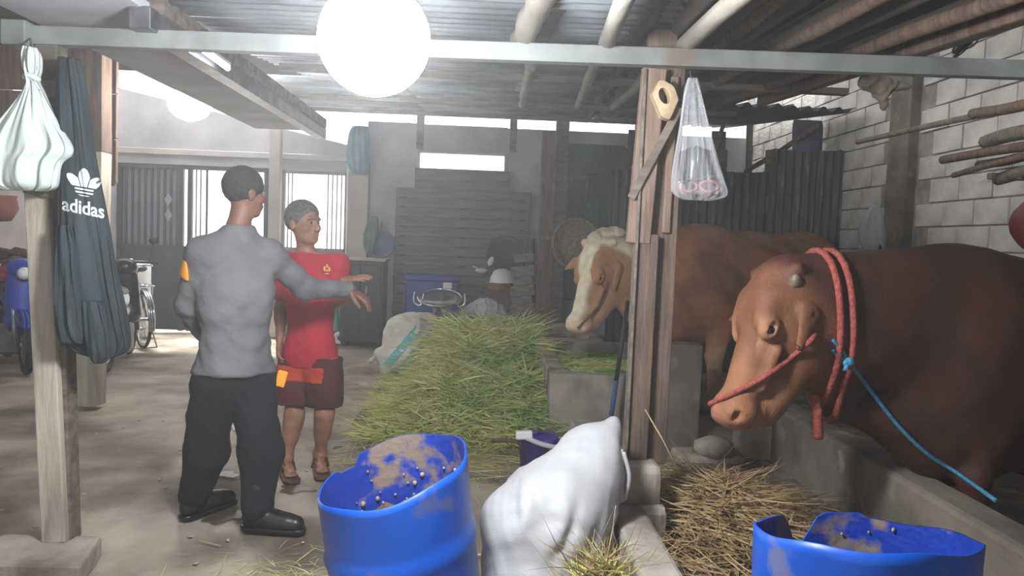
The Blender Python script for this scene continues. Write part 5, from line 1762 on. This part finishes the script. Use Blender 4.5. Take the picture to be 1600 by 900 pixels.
# blue basin with green cloth hanging on the wall
M['basin_blue'] = mat('grey_blue_plastic', (92, 108, 138), (70, 86, 116), scale=4, rough=.5)
M['green_cloth'] = mat('faded_green_cloth', (88, 116, 102), (64, 92, 82), scale=6, rough=.9, bump=.3, bscale=20)
c = at(594, 381, 10.7)
bs = thing('hanging_basin', 'grey-blue plastic basin hung on the wall above the black cabinet', 'basin', c - Vector((0, 0, .2)))
Rw = Matrix.Rotation(math.radians(80), 3, 'X')
MB().lathe([(0, -.1), (.13, -.1), (.19, .02), (.205, .03), (.2, .035), (.18, .03), (.12, -.085), (0, -.085)], c, Rw, n=32).obj('bowl', M['basin_blue'], bs, smooth=True)
MB().tube([c + Vector((0, .05, .2)), c + Vector((.0, .12, .3))], .006, 6).obj('hook', M['steel'], bs)
rows = px_rows([(338, 580, 590, .01), (350, 572, 592, .03), (372, 566, 590, .04), (388, 568, 584, .03), (394, 572, 580, .01)], 10.62, .04)
tag(loft_obj('hanging_rag', rows, M['green_cloth'], n=32, fold=pleats(4, .015, 1)), 'faded green rag hanging next to the grey-blue basin', 'rag')

# weighing scale with its wire pan
c = at(687, 468, 8.3)
M['enamel'] = mat('dark_green_enamel', (52, 66, 62), (38, 50, 48), scale=4, rough=.45)
sc_ = thing('weighing_scale', 'old weighing scale with a shiny pan in a wire cradle behind the grass heap', 'scale', (c.x, c.y, .52))
Rt = Matrix.Rotation(math.radians(20), 3, 'X')
MB().lathe([(0, .0), (.17, .005), (.2, .03), (.21, .045), (.2, .05), (.16, .022), (0, .015)], c + Vector((0, 0, -.03)), Rt, n=36).obj('pan', M['chrome'], sc_, smooth=True)
def rr(pts, r=.009):
    return MB().tube(smooth_path(pts, 6), r, 7)
MB().tube([c + Rt @ Vector((.235 * math.cos(a_), .23 * math.sin(a_), .025)) for a_ in np.linspace(0, 2 * math.pi, 36)[:-1]], .009, 7, closed=True).obj('ring', M['chrome'], sc_, smooth=True)
for sx in (-1, 1):
    rr([c + Vector((sx * .17, -.02, .06)), c + Vector((sx * .2, -.05, -.06)), c + Vector((sx * .27, -.05, -.03)), c + Vector((sx * .27, -.02, .08))]).obj('cradle_arm', M['chrome'], sc_, smooth=True)
MB().span((c.x - .07, c.y - .03, c.z - .13), (c.x + .07, c.y + .03, c.z - .04)).obj('neck', M['steel'], sc_, bevel=.01)
MB().prism([Vector((c.x - .21, c.y - .12, c.z - .38)), Vector((c.x + .21, c.y - .12, c.z - .38)), Vector((c.x + .05, c.y - .12, c.z - .1)), Vector((c.x - .05, c.y - .12, c.z - .1))], (0, 0, 0), (0, .24, 0)).obj('housing', M['enamel'], sc_, bevel=.015)
for sx in (-1, 1):
    MB().bar(c + Vector((sx * .03, -.135, -.1)), c + Vector((sx * .22, -.135, -.38)), .02, .02, up=(0, 1, 0)).obj('leg', M['steel'], sc_)
d = MB().lathe([(0, 0), (.05, 0), (.05, .012), (0, .012)], c + Vector((0, -.12, -.26)), Ry, n=20).obj('dial', M['black'], sc_)
MB().span((c.x - .28, c.y - .2, 0), (c.x + .28, c.y + .25, c.z - .38)).obj('base_box', M['enamel'], sc_, bevel=.02)

# stove pile: basin, bowl, pots and a brown box
M['black_plastic'] = mat('black_basin_plastic', (30, 30, 34), (46, 46, 50), scale=5, rough=.45)
c = at(791, 400, 9.9)
b1_ = thing('black_basin', 'large round black basin standing on edge before the partition', 'basin', c - Vector((0, 0, .3)))
MB().lathe([(0, -.14), (.14, -.14), (.22, .0), (.255, .03), (.25, .036), (.215, .01), (.13, -.125), (0, -.125)], c, Matrix.Rotation(math.radians(70), 3, 'X'), n=36).obj('bowl', M['black_plastic'], b1_, smooth=True)
MB().tube([c + Matrix.Rotation(math.radians(70), 3, 'X') @ Vector((.252 * math.cos(a_), .252 * math.sin(a_), .03)) for a_ in np.linspace(0, 2 * math.pi, 36)[:-1]], .012, 7, closed=True).obj('rim', M['black_plastic'], b1_, smooth=True)
c = at(785, 431, 9.7)
M['enamel_white'] = mat('white_enamel', (214, 214, 214), rough=.35)
b2__ = thing('white_bowl', 'upturned white bowl lying under the black basin', 'bowl', c - Vector((0, 0, .09)))
MB().lathe([(.165, -.09), (.155, -.03), (.11, .06), (.05, .09), (0, .092)], c, n=32).obj('bowl', M['enamel_white'], b2__, smooth=True)
MB().lathe([(.16, -.095), (.172, -.09), (.165, -.08)], c, n=32).obj('rim', M['enamel_white'], b2__, smooth=True)
c = at(752, 423, 10.66)
lad = thing('white_ladle', 'white plastic scoop left of the white bowl', 'scoop', c)
MB().sphere(c, .07, 16, 10, sq=(1.2, .8, .6)).obj('cup', M['enamel_white'], lad, smooth=True)
MB().tube([c, c + Vector((-.12, 0, .06))], .014, 8).obj('handle', M['enamel_white'], lad, smooth=True)
c = at(767, 408, 9.75)
tag(MB().sphere(c, .06, 14, 10, sq=(.6, .4, 1.1), R=Matrix.Rotation(.4, 3, 'Y')).obj('white_cup', M['enamel_white'], smooth=True), 'small white cup leaning on the left rim of the black basin', 'cup')
M['brass'] = mat('brass_pot_metal', (186, 150, 62), (140, 110, 50), scale=6, rough=.35, metal=.7)
c = at(783, 447, 9.6)
bp_ = thing('brass_pot', 'squat brass pot under the white bowl', 'pot', c - Vector((0, 0, .07)))
MB().lathe([(0, -.07), (.13, -.07), (.17, -.02), (.175, .04), (.18, .045), (.16, .045), (.15, -.02), (0, -.05)], c, n=30).obj('pot_body', M['brass'], bp_, smooth=True)
MB().tube([c + Vector((-.175, 0, .02)), c + Vector((-.215, 0, .03)), c + Vector((-.215, 0, -.01)), c + Vector((-.17, 0, -.01))], .01, 6).obj('lug', M['brass'], bp_, smooth=True)
M['maroon'] = mat('maroon_crate_plastic', (92, 48, 48), (66, 36, 38), scale=5, rough=.6)
x0, x1 = xat(756, 470, 9.5), xat(820, 470, 9.5)
z0, z1 = zat(790, 485, 9.5), zat(790, 453, 9.5)
cr = thing('crate', 'maroon crate under the brass pot beside the wood stack', 'crate', ((x0 + x1) / 2, 9.65, 0))
MB().span((x0, 9.5, .0), (x1, 9.85, z0)).obj('stand', M['black'], cr, bevel=.01)
MB().span((x0, 9.5, z0), (x1, 9.85, z1)).obj('crate_body', M['maroon'], cr, bevel=.015)
for k in range(3):
    MB().span((x0 - .01, 9.485, z0 + .03 + k * (z1 - z0) / 3), (x1 + .01, 9.5, z0 + .05 + k * (z1 - z0) / 3)).obj('slat', M['maroon'], cr)
# wood stack
for k, (py, xa_, xb_) in enumerate(((405, 812, 842), (425, 806, 842), (440, 810, 840), (455, 805, 842), (470, 808, 840), (484, 806, 842))):
    a, b = at(xa_, py, 9.55), at(xb_, py - 3, 9.4)
    o = MB().bar(a, b, .28, .1 + .03 * (k % 2)).obj('timber', M['wood_grey'] if k % 2 else M['board'], bevel=.008)
    names = ('topmost', 'second', 'third', 'fourth', 'fifth', 'lowest')
    tag(o, '%s short timber of the wood stack beside the maroon crate' % (names[k] + ('' if k in (0, 5) else ' from the top')), 'timber', 'short timbers stacked beside the stall frame')
a, b = at(833, 374, 9.6), at(834, 415, 9.6)
tag(MB().tube([a, b], .02, 8).obj('dark_stick', M['black'], smooth=True), 'short dark stick standing up behind the wood stack', 'stick')

# woven sack with turquoise stripes, small white bag
M['sack_woven'] = mat('woven_sack', (206, 202, 194), (182, 178, 170), scale=4, rough=.75, bump=.25, bscale=90)
S = Soft()
q0, q1, q2 = at(612, 565, 7.8), at(640, 528, 7.9), at(664, 512, 8.0)
S.rc(q0, q1, .15, .26, .1, ((0, 1, 0), .8)); S.rc(q1, q2, .26, .16, .08, ((0, 1, 0), .8)); S.rc(q0, at(594, 552, 7.75), .12, .06, .06)
S.rc(at(640, 560, 7.75), at(672, 550, 7.85), .16, .14, .08)
S.pl((0, 0, .01), (0, 0, -1), .02)
ws = soft_obj('woven_sack', S, .014, M['sack_woven'], None, disp=lambda v, n: .012 * wob(v, 7, 1) + .005 * wob(v, 22, 2))
tag(ws, 'full white woven sack with turquoise stripes left of the grass heap', 'sack')
M['turq'] = mat('turquoise_stripe', (90, 164, 170), (120, 180, 184), scale=12, rough=.75)
bvs = surf(ws)
def on_sack(px, py, lift=.006):
    d = (ROT @ Vector(((px - 800) / F, -(py - 450) / F, -1))).normalized()
    h_ = bvs.ray_cast(Vector((0, 0, CAM_H)), d)
    return (h_[0] if h_[0] is not None else at(px, py, 7.7)) - d * lift
for (xa_, ya_, xb_, yb_) in ((604, 572, 658, 508), (626, 578, 680, 518)):
    mb = MB(); nn = 14
    L1, L2 = [], []
    for k in range(nn + 1):
        x, y = xa_ + (xb_ - xa_) * k / nn, ya_ + (yb_ - ya_) * k / nn
        L1.append(on_sack(x - 6, y - 3)); L2.append(on_sack(x + 6, y + 3))
    fs = [(k, k + 1, nn + 2 + k, nn + 1 + k) for k in range(nn)]
    mb.add(L1 + L2, fs); o = mb.obj('stripe', M['turq'], ws, fix=True)
    o.modifiers.new('thickness', 'SOLIDIFY').thickness = .004
MB().tube([at(586, 558, 7.7), at(580, 564, 7.68), at(577, 566, 7.68)], [.02, .03, .012], 8).obj('tied_corner', M['sack_woven'], ws, smooth=True)
S = Soft(); c = at(755, 490, 8.5)
S.el(c, (.2, .18, .15), k=.05); S.el(c + Vector((.12, 0, .02)), (.13, .12, .1), k=.06); S.el(c + Vector((-.13, 0, -.03)), (.1, .1, .1), k=.06); S.el(c + Vector((.02, .02, .1)), (.09, .09, .07), k=.05)
wb = soft_obj('white_bag', S, .012, M['sack'], None, disp=lambda v, n: .02 * wob(v, 16, 1) + .008 * wob(v, 38, 2))
tag(wb, 'crumpled white plastic bag lying on top of the grass heap', 'bag')

# ------------------------------------------------------------------ poles stored along the block wall, hanging bag, red dome, cobweb bits
k = 0
for (p0, Y0, p1, Y1, r_, lab) in (((1340, 222), 6.7, (1610, 163), 4.5, .022, 'long thin pole reaching farthest along the block wall, highest of the stored poles'),
                                  ((1520, 178), 5.0, (1620, 160), 4.3, .035, 'thick short pole stored above the others at the right edge'),
                                  ((1540, 222), 5.0, (1625, 203), 4.2, .045, 'thickest brown pole in the middle of the stored bundle'),
                                  ((1473, 250), 5.3, (1620, 226), 4.3, .03, 'straight pole with a blunt far end below the thick brown pole'),
                                  ((1530, 258), 5.0, (1625, 236), 4.25, .03, 'dark pole just under the blunt-ended pole'),
                                  ((1490, 274), 5.2, (1620, 240), 4.25, .02, 'thin dark crooked pole, low in the stored bundle'),
                                  ((1560, 280), 4.8, (1630, 262), 4.2, .04, 'lowest stored pole at the right edge above the dark bull')):
    a, b = at(*p0, Y0), at(*p1, Y1)
    m_ = a.lerp(b, .5) + Vector((random.uniform(-.01, .01), 0, random.uniform(-.015, .015)))
    o = MB().tube(smooth_path([a, m_, b], 5), r_, 9).obj('stored_pole', M['wood'] if k % 2 else M['wood_grey'], smooth=True)
    tag(o, lab, 'pole', 'poles stored along the block wall'); k += 1
for i, px in enumerate((1545, 1592)):
    x = 3.7; a, b = at(px, 160, 4.75 - .3 * i), at(px, 275, 4.75 - .3 * i)
    tag(MB().bar(Vector((3.7, a.y, a.z)), Vector((3.7, a.y, b.z)), .05, .04, up=(0, 1, 0)).bar(Vector((3.7, a.y, b.z)), b, .04, .04).obj('pole_bracket', M['wood'], bevel=.004), ('first bracket from the left' if i == 0 else 'second bracket from the left') + ' holding the stored poles', 'bracket')
rows = px_rows([(318, 1366, 1374, .01), (330, 1352, 1378, .03), (355, 1340, 1382, .05), (380, 1342, 1383, .05), (394, 1352, 1380, .03), (397, 1362, 1376, .01)], 6.5, .05)
hb_ = thing('plastic_bag', 'greyish plastic bag hanging on the block wall between the two bulls', 'bag', at(1362, 396, 6.5))
M['bag_grey'] = mat('greyish_film', (176, 178, 180), (150, 152, 154), scale=4, rough=.4, alpha=.8)
loft_obj('film', rows, M['bag_grey'], hb_, n=40, fold=pleats(5, .014, 1))
MB().sphere(at(1374, 388, 6.47), .035, 12, 8, sq=(.6, .6, 1.4)).obj('dark_content', M['black'], hb_, smooth=True)
M['red_dome'] = mat('red_plastic', (96, 30, 36), rough=.5)
c = at(1612, 350, 4.6)
rd = thing('red_basin', 'edge of a red basin hung on the block wall at the right edge', 'basin', c - Vector((0, 0, .15)))
MB().lathe([(0, -.08), (.1, -.075), (.15, -.02), (.165, .0), (.15, .0), (.1, -.06), (0, -.065)], c, Matrix.Rotation(math.radians(90), 3, 'Y'), n=28).obj('bowl', M['red_dome'], rd, smooth=True)
MB().tube([c + Vector((.02, 0, .15)), Vector((3.69, c.y, c.z + .25))], .006, 6).obj('hook', M['steel'], rd)
# dark frayed cord under the right roof, cobweb rags
mb = MB()
for i in range(14):
    a = at(1535 - i * 1.5, 48 + (i % 3) * 2, 3.6); b = at(1496 - (i % 5) * 2, 80 + (i % 4) * 3, 3.6)
    mb.tube(smooth_path([a, a.lerp(b, .5) + Vector((random.uniform(-.03, .03), 0, random.uniform(-.03, .03))), b], 5), .004, 5)
tag(mb.obj('frayed_cord', M['black'], smooth=True), 'frayed black cord hanging under the right roof edge', 'cord')
M['web'] = mat('dusty_cobweb', (132, 122, 106), (100, 92, 80), scale=12, rough=.95)
S = Soft(); c = at(1378, 142, 4.2)
S.rc(c + Vector((-.08, 0, .05)), c + Vector((.14, 0, .03)), .05, .02, .05); S.rc(c, c + Vector((.02, 0, -.1)), .05, .008, .04)
wb_ = soft_obj('cobweb_clump', S, .01, M['web'], None, disp=lambda v, n: .012 * wob(v, 30, 1))
tag(wb_, 'dusty clump of cobweb hanging below the cross beam at the right', 'cobweb')

# ------------------------------------------------------------------ bicycle, motorcycles, clutter on the left
M['rubber'] = mat('black_rubber', (28, 28, 30), rough=.8)
M['bike_red'] = mat('maroon_frame_paint', (84, 40, 48), rough=.35)
def wheel(parent, c, r, axis, tw, name='wheel', spokes=14, rimm=None):
    axis = Vector(axis).normalized()
    u = axis.cross(Vector((0, 0, 1))).normalized(); w = Vector((0, 0, 1))
    c = Vector(c)
    P = lambda a_, q, o=0: c + (u * math.cos(a_) + w * math.sin(a_)) * q + axis * o
    ty = MB().tube([P(a_, r - tw) for a_ in np.linspace(0, 2 * math.pi, 41)[:-1]], tw, 8, closed=True).obj(name, M['rubber'], parent, smooth=True)
    MB().tube([P(a_, r - 2.2 * tw) for a_ in np.linspace(0, 2 * math.pi, 41)[:-1]], tw * .5, 6, closed=True).obj('rim', rimm or M['chrome'], ty, smooth=True)
    mb = MB()
    for k in range(spokes):
        a_ = 2 * math.pi * k / spokes
        mb.tube([P(a_ + .15, .03, .02 * (-1) ** k), P(a_, r - 2.2 * tw)], .0022 if spokes > 8 else .02, 5)
    mb.tube([c - axis * .05, c + axis * .05], .03, 10)
    mb.obj('spokes', rimm or M['chrome'], ty)
    return P
rc_ = on_z(250, 536); rc_ = Vector((rc_.x, 9.3, .345))
bt = thing('bicycle', 'parked bicycle with a black saddle and rear rack before the gate', 'bicycle', (rc_.x, rc_.y, 0))
fd = Vector((-.62, .78, 0)).normalized(); axl = fd.cross(Vector((0, 0, 1)))
fc = rc_ + fd * 1.03
wheel(bt, rc_, .345, axl, .02, spokes=20); wheel(bt, fc, .345, axl, .02, spokes=20)
bbk = rc_ + fd * .43 + Vector((0, 0, -.05)); seat = rc_ + fd * .25 + Vector((0, 0, .48)); hd_ = rc_ + fd * .84 + Vector((0, 0, .5)); hdl = rc_ + fd * .88 + Vector((0, 0, .38))
mb = MB()
for a, b in ((rc_ + axl * .06, bbk), (rc_ - axl * .06, bbk), (rc_ + axl * .05, seat), (rc_ - axl * .05, seat), (seat, bbk), (seat, hd_), (bbk, hdl), (hd_, hdl), (hdl + axl * .05, fc + axl * .05), (hdl - axl * .05, fc - axl * .05)):
    mb.tube([a, b], .015, 8)
mb.obj('frame', M['bike_red'], bt, smooth=True)
MB().tube([seat, seat + Vector((0, 0, .1))], .014, 8).obj('seat_post', M['chrome'], bt, smooth=True)
S = Soft(); s_ = seat + Vector((0, 0, .13))
S.rc(s_ - fd * .1, s_ + fd * .03, .085, .055, .03, ((0, 0, 1), .5)).rc(s_ + fd * .03, s_ + fd * .17, .05, .025, .03, ((0, 0, 1), .7))
soft_obj('saddle', S, .008, M['black'], bt)
hb0 = hd_ + Vector((0, 0, .12))
MB().tube([hd_, hb0], .013, 8).tube(smooth_path([hb0 - fd * .2 - axl * .28, hb0 - fd * .02 - axl * .22, hb0 + fd * .03, hb0 - fd * .02 + axl * .22, hb0 - fd * .2 + axl * .28]), .011, 8).obj('handlebar', M['chrome'], bt, smooth=True)
rk = rc_ + Vector((0, 0, .42))
mb = MB()
for o_ in (-.07, 0, .07):
    mb.tube([rk - fd * .22 + axl * o_, rk + fd * .18 + axl * o_], .008, 6)
for f_ in (-.22, -.05, .16):
    mb.tube([rk + fd * f_ - axl * .07, rk + fd * f_ + axl * .07], .008, 6)
for o_ in (-.07, .07):
    mb.tube([rk - fd * .15 + axl * o_, rc_ + axl * o_], .007, 6)
mb.obj('rear_rack', M['chrome'], bt, smooth=True)
mb = MB()
pts = [rc_ + (fd * math.cos(a_) + Vector((0, 0, 1)) * math.sin(a_)) * .375 for a_ in np.linspace(.5, 3.4, 18)]
for off_ in (-.025, 0, .025):
    mb.tube([p + axl * off_ for p in pts], .013, 6)
mb.obj('mudguard', M['chrome'], bt, smooth=True)
mb = MB()
mb.tube([rc_ + axl * .07, Vector((rc_.x, rc_.y, .012)) + axl * .15 - fd * .05], .009, 6).tube([rc_ - axl * .07, Vector((rc_.x, rc_.y, .012)) - axl * .15 - fd * .05], .009, 6)
mb.tube([Vector((rc_.x, rc_.y, .012)) + axl * .15 - fd * .05, Vector((rc_.x, rc_.y, .012)) - axl * .15 - fd * .05], .009, 6)
mb.obj('stand', M['steel'], bt, smooth=True)
mb = MB()
mb.lathe([(.085, -.004), (.095, -.004), (.095, .004), (.085, .004), (.085, -.004)], bbk + axl * .05, Matrix((fd, Vector((0, 0, 1)), axl)).transposed(), n=24)
mb.tube([bbk + axl * .06, bbk + axl * .08 + fd * .12 + Vector((0, 0, -.12))], .01, 6).tube([bbk - axl * .06, bbk - axl * .08 - fd * .12 + Vector((0, 0, .12))], .01, 6)
mb.box(bbk + axl * .13 + fd * .12 + Vector((0, 0, -.12)), (.09, .09, .025)).box(bbk - axl * .13 - fd * .12 + Vector((0, 0, .12)), (.09, .09, .025))
mb.obj('crankset', M['steel'], bt, smooth=True)
c = at(228, 452, 9.6)

def motorcycle(label, rear, d, mcol, name='motorcycle'):
    rear = Vector(rear); d = Vector(d).normalized(); ax_ = d.cross(Vector((0, 0, 1)))
    front = rear + d * 1.22
    t = thing(name, label, 'motorcycle', (rear.x + d.x * .6, rear.y + d.y * .6, 0))
    wheel(t, rear, .285, ax_, .045, spokes=5, rimm=M['steel']); wheel(t, front, .285, ax_, .04, spokes=5, rimm=M['steel'])
    Z = Vector((0, 0, 1))
    S = Soft(); S.rc(rear + d * .05 + Z * .42, rear + d * .55 + Z * .4, .1, .13, .06, (ax_, .9)); S.rc(rear - d * .22 + Z * .5, rear + d * .1 + Z * .42, .06, .1, .06)
    soft_obj('tail_body', S, .014, mcol, t)
    S = Soft(); S.rc(rear - d * .05 + Z * .53, rear + d * .55 + Z * .48, .1, .11, .05, (Z, .6)); S.el(rear - d * .1 + Z * .55, (.12, .12, .05), k=.05)
    soft_obj('seat', S, .014, M['black'], t)
    S = Soft(); S.rc(rear + d * .5 + Z * .2, rear + d * .95 + Z * .28, .09, .08, .06); S.rc(front - d * .18 + Z * .2, front - d * .25 + Z * .62, .12, .1, .06, (ax_, 1.3))
    soft_obj('leg_shield', S, .014, mcol, t)
    S = Soft(); S.el(front - d * .26 + Z * .72, (.13, .13, .1), k=.04); S.rc(front - d * .26 + Z * .7, front - d * .16 + Z * .66, .09, .07, .04)
    hl_ = soft_obj('headlight_cowl', S, .014, mcol, t)
    MB().sphere(front - d * .1 + Z * .68, .06, 14, 10).obj('headlight', M['white'], hl_, smooth=True)
    hc0 = front - d * .28 + Z * .78
    MB().tube(smooth_path([hc0 - ax_ * .34 - d * .1, hc0 - ax_ * .15, hc0 + ax_ * .15, hc0 + ax_ * .34 - d * .1]), .014, 8).obj('handlebar', M['black'], t, smooth=True)
    for s_ in (-1, 1):
        m0 = hc0 + ax_ * .24 * s_
        m1 = m0 + Z * .2 + ax_ * .05 * s_
        MB().tube([m0, m1], .006, 6).sphere(m1 + Z * .04, .055, 12, 8, sq=(1, .4, .7), R=Matrix((ax_, d, Z)).transposed()).obj('mirror', M['black'], t, smooth=True)
        MB().tube([front + ax_ * .09 * s_, front - d * .22 + ax_ * .09 * s_ + Z * .55], .022, 8).obj('fork', M['steel'], t, smooth=True)
        MB().tube([rear + ax_ * .12 * s_, rear + d * .15 + ax_ * .12 * s_ + Z * .4], .018, 8).obj('shock', M['chrome'], t, smooth=True)
    for f_, (w__, rr_) in enumerate(((rear, .33), (front, .33))):
        mb = MB()
        pts = [w__ + (d * math.cos(a_) + Z * math.sin(a_)) * rr_ for a_ in np.linspace(.6, 2.6, 14)]
        for off_ in (-.05, -.017, .017, .05):
            mb.tube([p + ax_ * off_ for p in pts], .018, 6)
        mb.obj('mudguard', mcol, t, smooth=True)
    MB().tube(smooth_path([rear + d * .6 - ax_ * .12 - Z * .05, rear + d * .3 - ax_ * .16 - Z * .04, rear - d * .3 - ax_ * .17 + Z * .04]), [.025] * 8 + [.045] * 8 + [.04], 10).obj('exhaust', M['chrome'], t, smooth=True)
    MB().span((rear + d * .55 + Vector((-.13, -.13, -.17))), (rear + d * .55 + Vector((.13, .13, .15)))).obj('engine', M['steel'], t, bevel=.03)
    MB().tube([rear + d * .35 - Z * .05 - ax_ * .12, rear + d * .3 - ax_ * .25 - Z * .275], .012, 6).obj('kickstand', M['steel'], t)
    return t
M['moto_black'] = mat('black_fairing', (30, 30, 34), rough=.25)
M['moto_blue'] = mat('blue_fairing', (28, 62, 170), (20, 48, 140), scale=3, rough=.35)
c = on_z(165, 583)
motorcycle('black motorcycle parked behind the hanging dark jacket', (c.x, c.y, .287), (-.25, .95, 0), M['moto_black'])
c = on_z(40, 585)
motorcycle('blue motorcycle at the left edge under the heap of clothes', (c.x - .75, c.y + .95, .287), (.62, -.78, 0), M['moto_blue'])

# clothes and clutter piled by the left wall
M['cl_red'] = mat('red_cloth', (172, 62, 74), (140, 46, 58), scale=5, rough=.9, bump=.2, bscale=40)
M['cl_brown'] = mat('brown_cloth', (112, 84, 76), (84, 62, 58), scale=5, rough=.9, bump=.2, bscale=40)
M['cl_dark'] = mat('dark_patterned_cloth', (48, 50, 56), (96, 104, 104), scale=26, rough=.9)
M['cl_violet'] = mat('violet_cloth', (88, 82, 130), (120, 116, 156), scale=8, rough=.9)
M['cl_plum'] = mat('plum_cloth', (80, 52, 58), (58, 40, 46), scale=8, rough=.9)
YC = 8.3
zt_ = zat(30, 476, YC)
bch = thing('bench', 'low dark bench under the pile of clothes at the left edge', 'bench', (xat(10, 470, YC), YC + .2, 0))
x0, x1 = xat(-60, 470, YC), xat(62, 470, YC)
MB().span((x0, YC - .1, zt_ - .05), (x1, YC + .5, zt_)).obj('bench_top', M['wood'], bch, bevel=.008)
for x in (x0 + .05, x1 - .05):
    for y in (YC - .05, YC + .45):
        MB().span((x - .03, y - .03, 0), (x + .03, y + .03, zt_ - .05)).obj('leg', M['wood'], bch)
def cloth(px, py, w, h_, m_, lab, Y=YC, seed=1, d_=.2):
    c = at(px, py, Y); S = Soft()
    S.el(c, (w, d_, h_), k=.05); S.el(c + Vector((w * .5, -.03, h_ * .3)), (w * .5, d_ * .8, h_ * .7), k=.06); S.el(c + Vector((-w * .5, -.02, -h_ * .1)), (w * .55, d_ * .9, h_ * .8), k=.06)
    o = soft_obj('folded_cloth', S, .018, m_, None, disp=lambda v, n: .028 * wob(v, 9, seed) + .012 * wob(v, 24, seed + 1))
    tag(o, lab, 'cloth', 'clothes piled on the bench')
cloth(22, 455, .3, .1, M['cl_dark'], 'dark patterned cloth at the bottom of the pile on the bench', seed=2)
cloth(14, 432, .27, .1, M['cl_red'], 'crumpled red cloth in the middle of the clothes pile', seed=3)
cloth(40, 412, .18, .07, M['cl_brown'], 'brown cloth on the right of the clothes pile, beside the left post', YC + .1, seed=4)
cloth(56, 430, .09, .06, M['cl_violet'], 'small violet cloth in the clothes pile next to the left post', seed=5, d_=.12)
cloth(12, 398, .2, .05, M['cl_plum'], 'plum coloured cloth on the top of the clothes pile', YC + .15, seed=6)
# white drum behind the bicycle
c = at(210, 455, 10.3)
wd_ = thing('white_drum', 'white plastic drum standing behind the bicycle before the dark gate panel', 'drum', (c.x, c.y, 0))
zt_ = zat(210, 408, 10.3)
MB().lathe([(0, .005), (.19, .005), (.2, .03), (.2, zt_ * .33), (.207, zt_ * .35), (.2, zt_ * .37), (.2, zt_ * .68), (.207, zt_ * .7), (.2, zt_ * .72), (.2, zt_ - .05), (.17, zt_), (0, zt_)], (c.x, c.y, 0), n=32).obj('drum_body', M['white'], wd_, smooth=True)
MB().lathe([(.05, zt_ - .005), (.05, zt_ + .03), (0, zt_ + .03)], (c.x - .08, c.y, 0), n=16).obj('cap', M['white'], wd_)
# brown basket hanging at the left edge
c = at(2, 326, 7.2)
hb2 = thing('hanging_pot', 'brown round pot hanging at the left edge under the pale green bag', 'pot', c - Vector((0, 0, .12)))
M['terracotta'] = mat('brown_pot', (146, 96, 82), (120, 78, 66), scale=5, rough=.8)
MB().lathe([(0, -.12), (.08, -.11), (.14, 0), (.12, .1), (.13, .12), (.11, .11), (.12, 0), (0, -.1)], c, n=26).obj('pot_body', M['terracotta'], hb2, smooth=True)
MB().tube([c + Vector((0, 0, .11)), Vector((c.x, 6.6, 1.95))], .005, 5).obj('cord', M['steel'], hb2)

# small clods and scraps littering the floor
mb = MB()
for i in range(170):
    x = random.gauss(-1.5, 1.0); y = random.uniform(2.9, 7.5)
    if x > -.8 and y > 5.2:
        continue
    r_ = random.uniform(.003, .011)
    mb.sphere((x, y, .002), r_, 6, 4, sq=(random.uniform(.8, 1.8), 1, .45), R=Matrix.Rotation(random.uniform(0, 3), 3, 'Z'))
M['clod'] = mat('pale_dirt_clods', (206, 198, 184), (160, 150, 134), scale=7, rough=.9)
lt_ = stuff(mb.obj('floor_litter', M['clod'], smooth=True))
tag(lt_, 'small clods and scraps littering the concrete floor', 'litter')
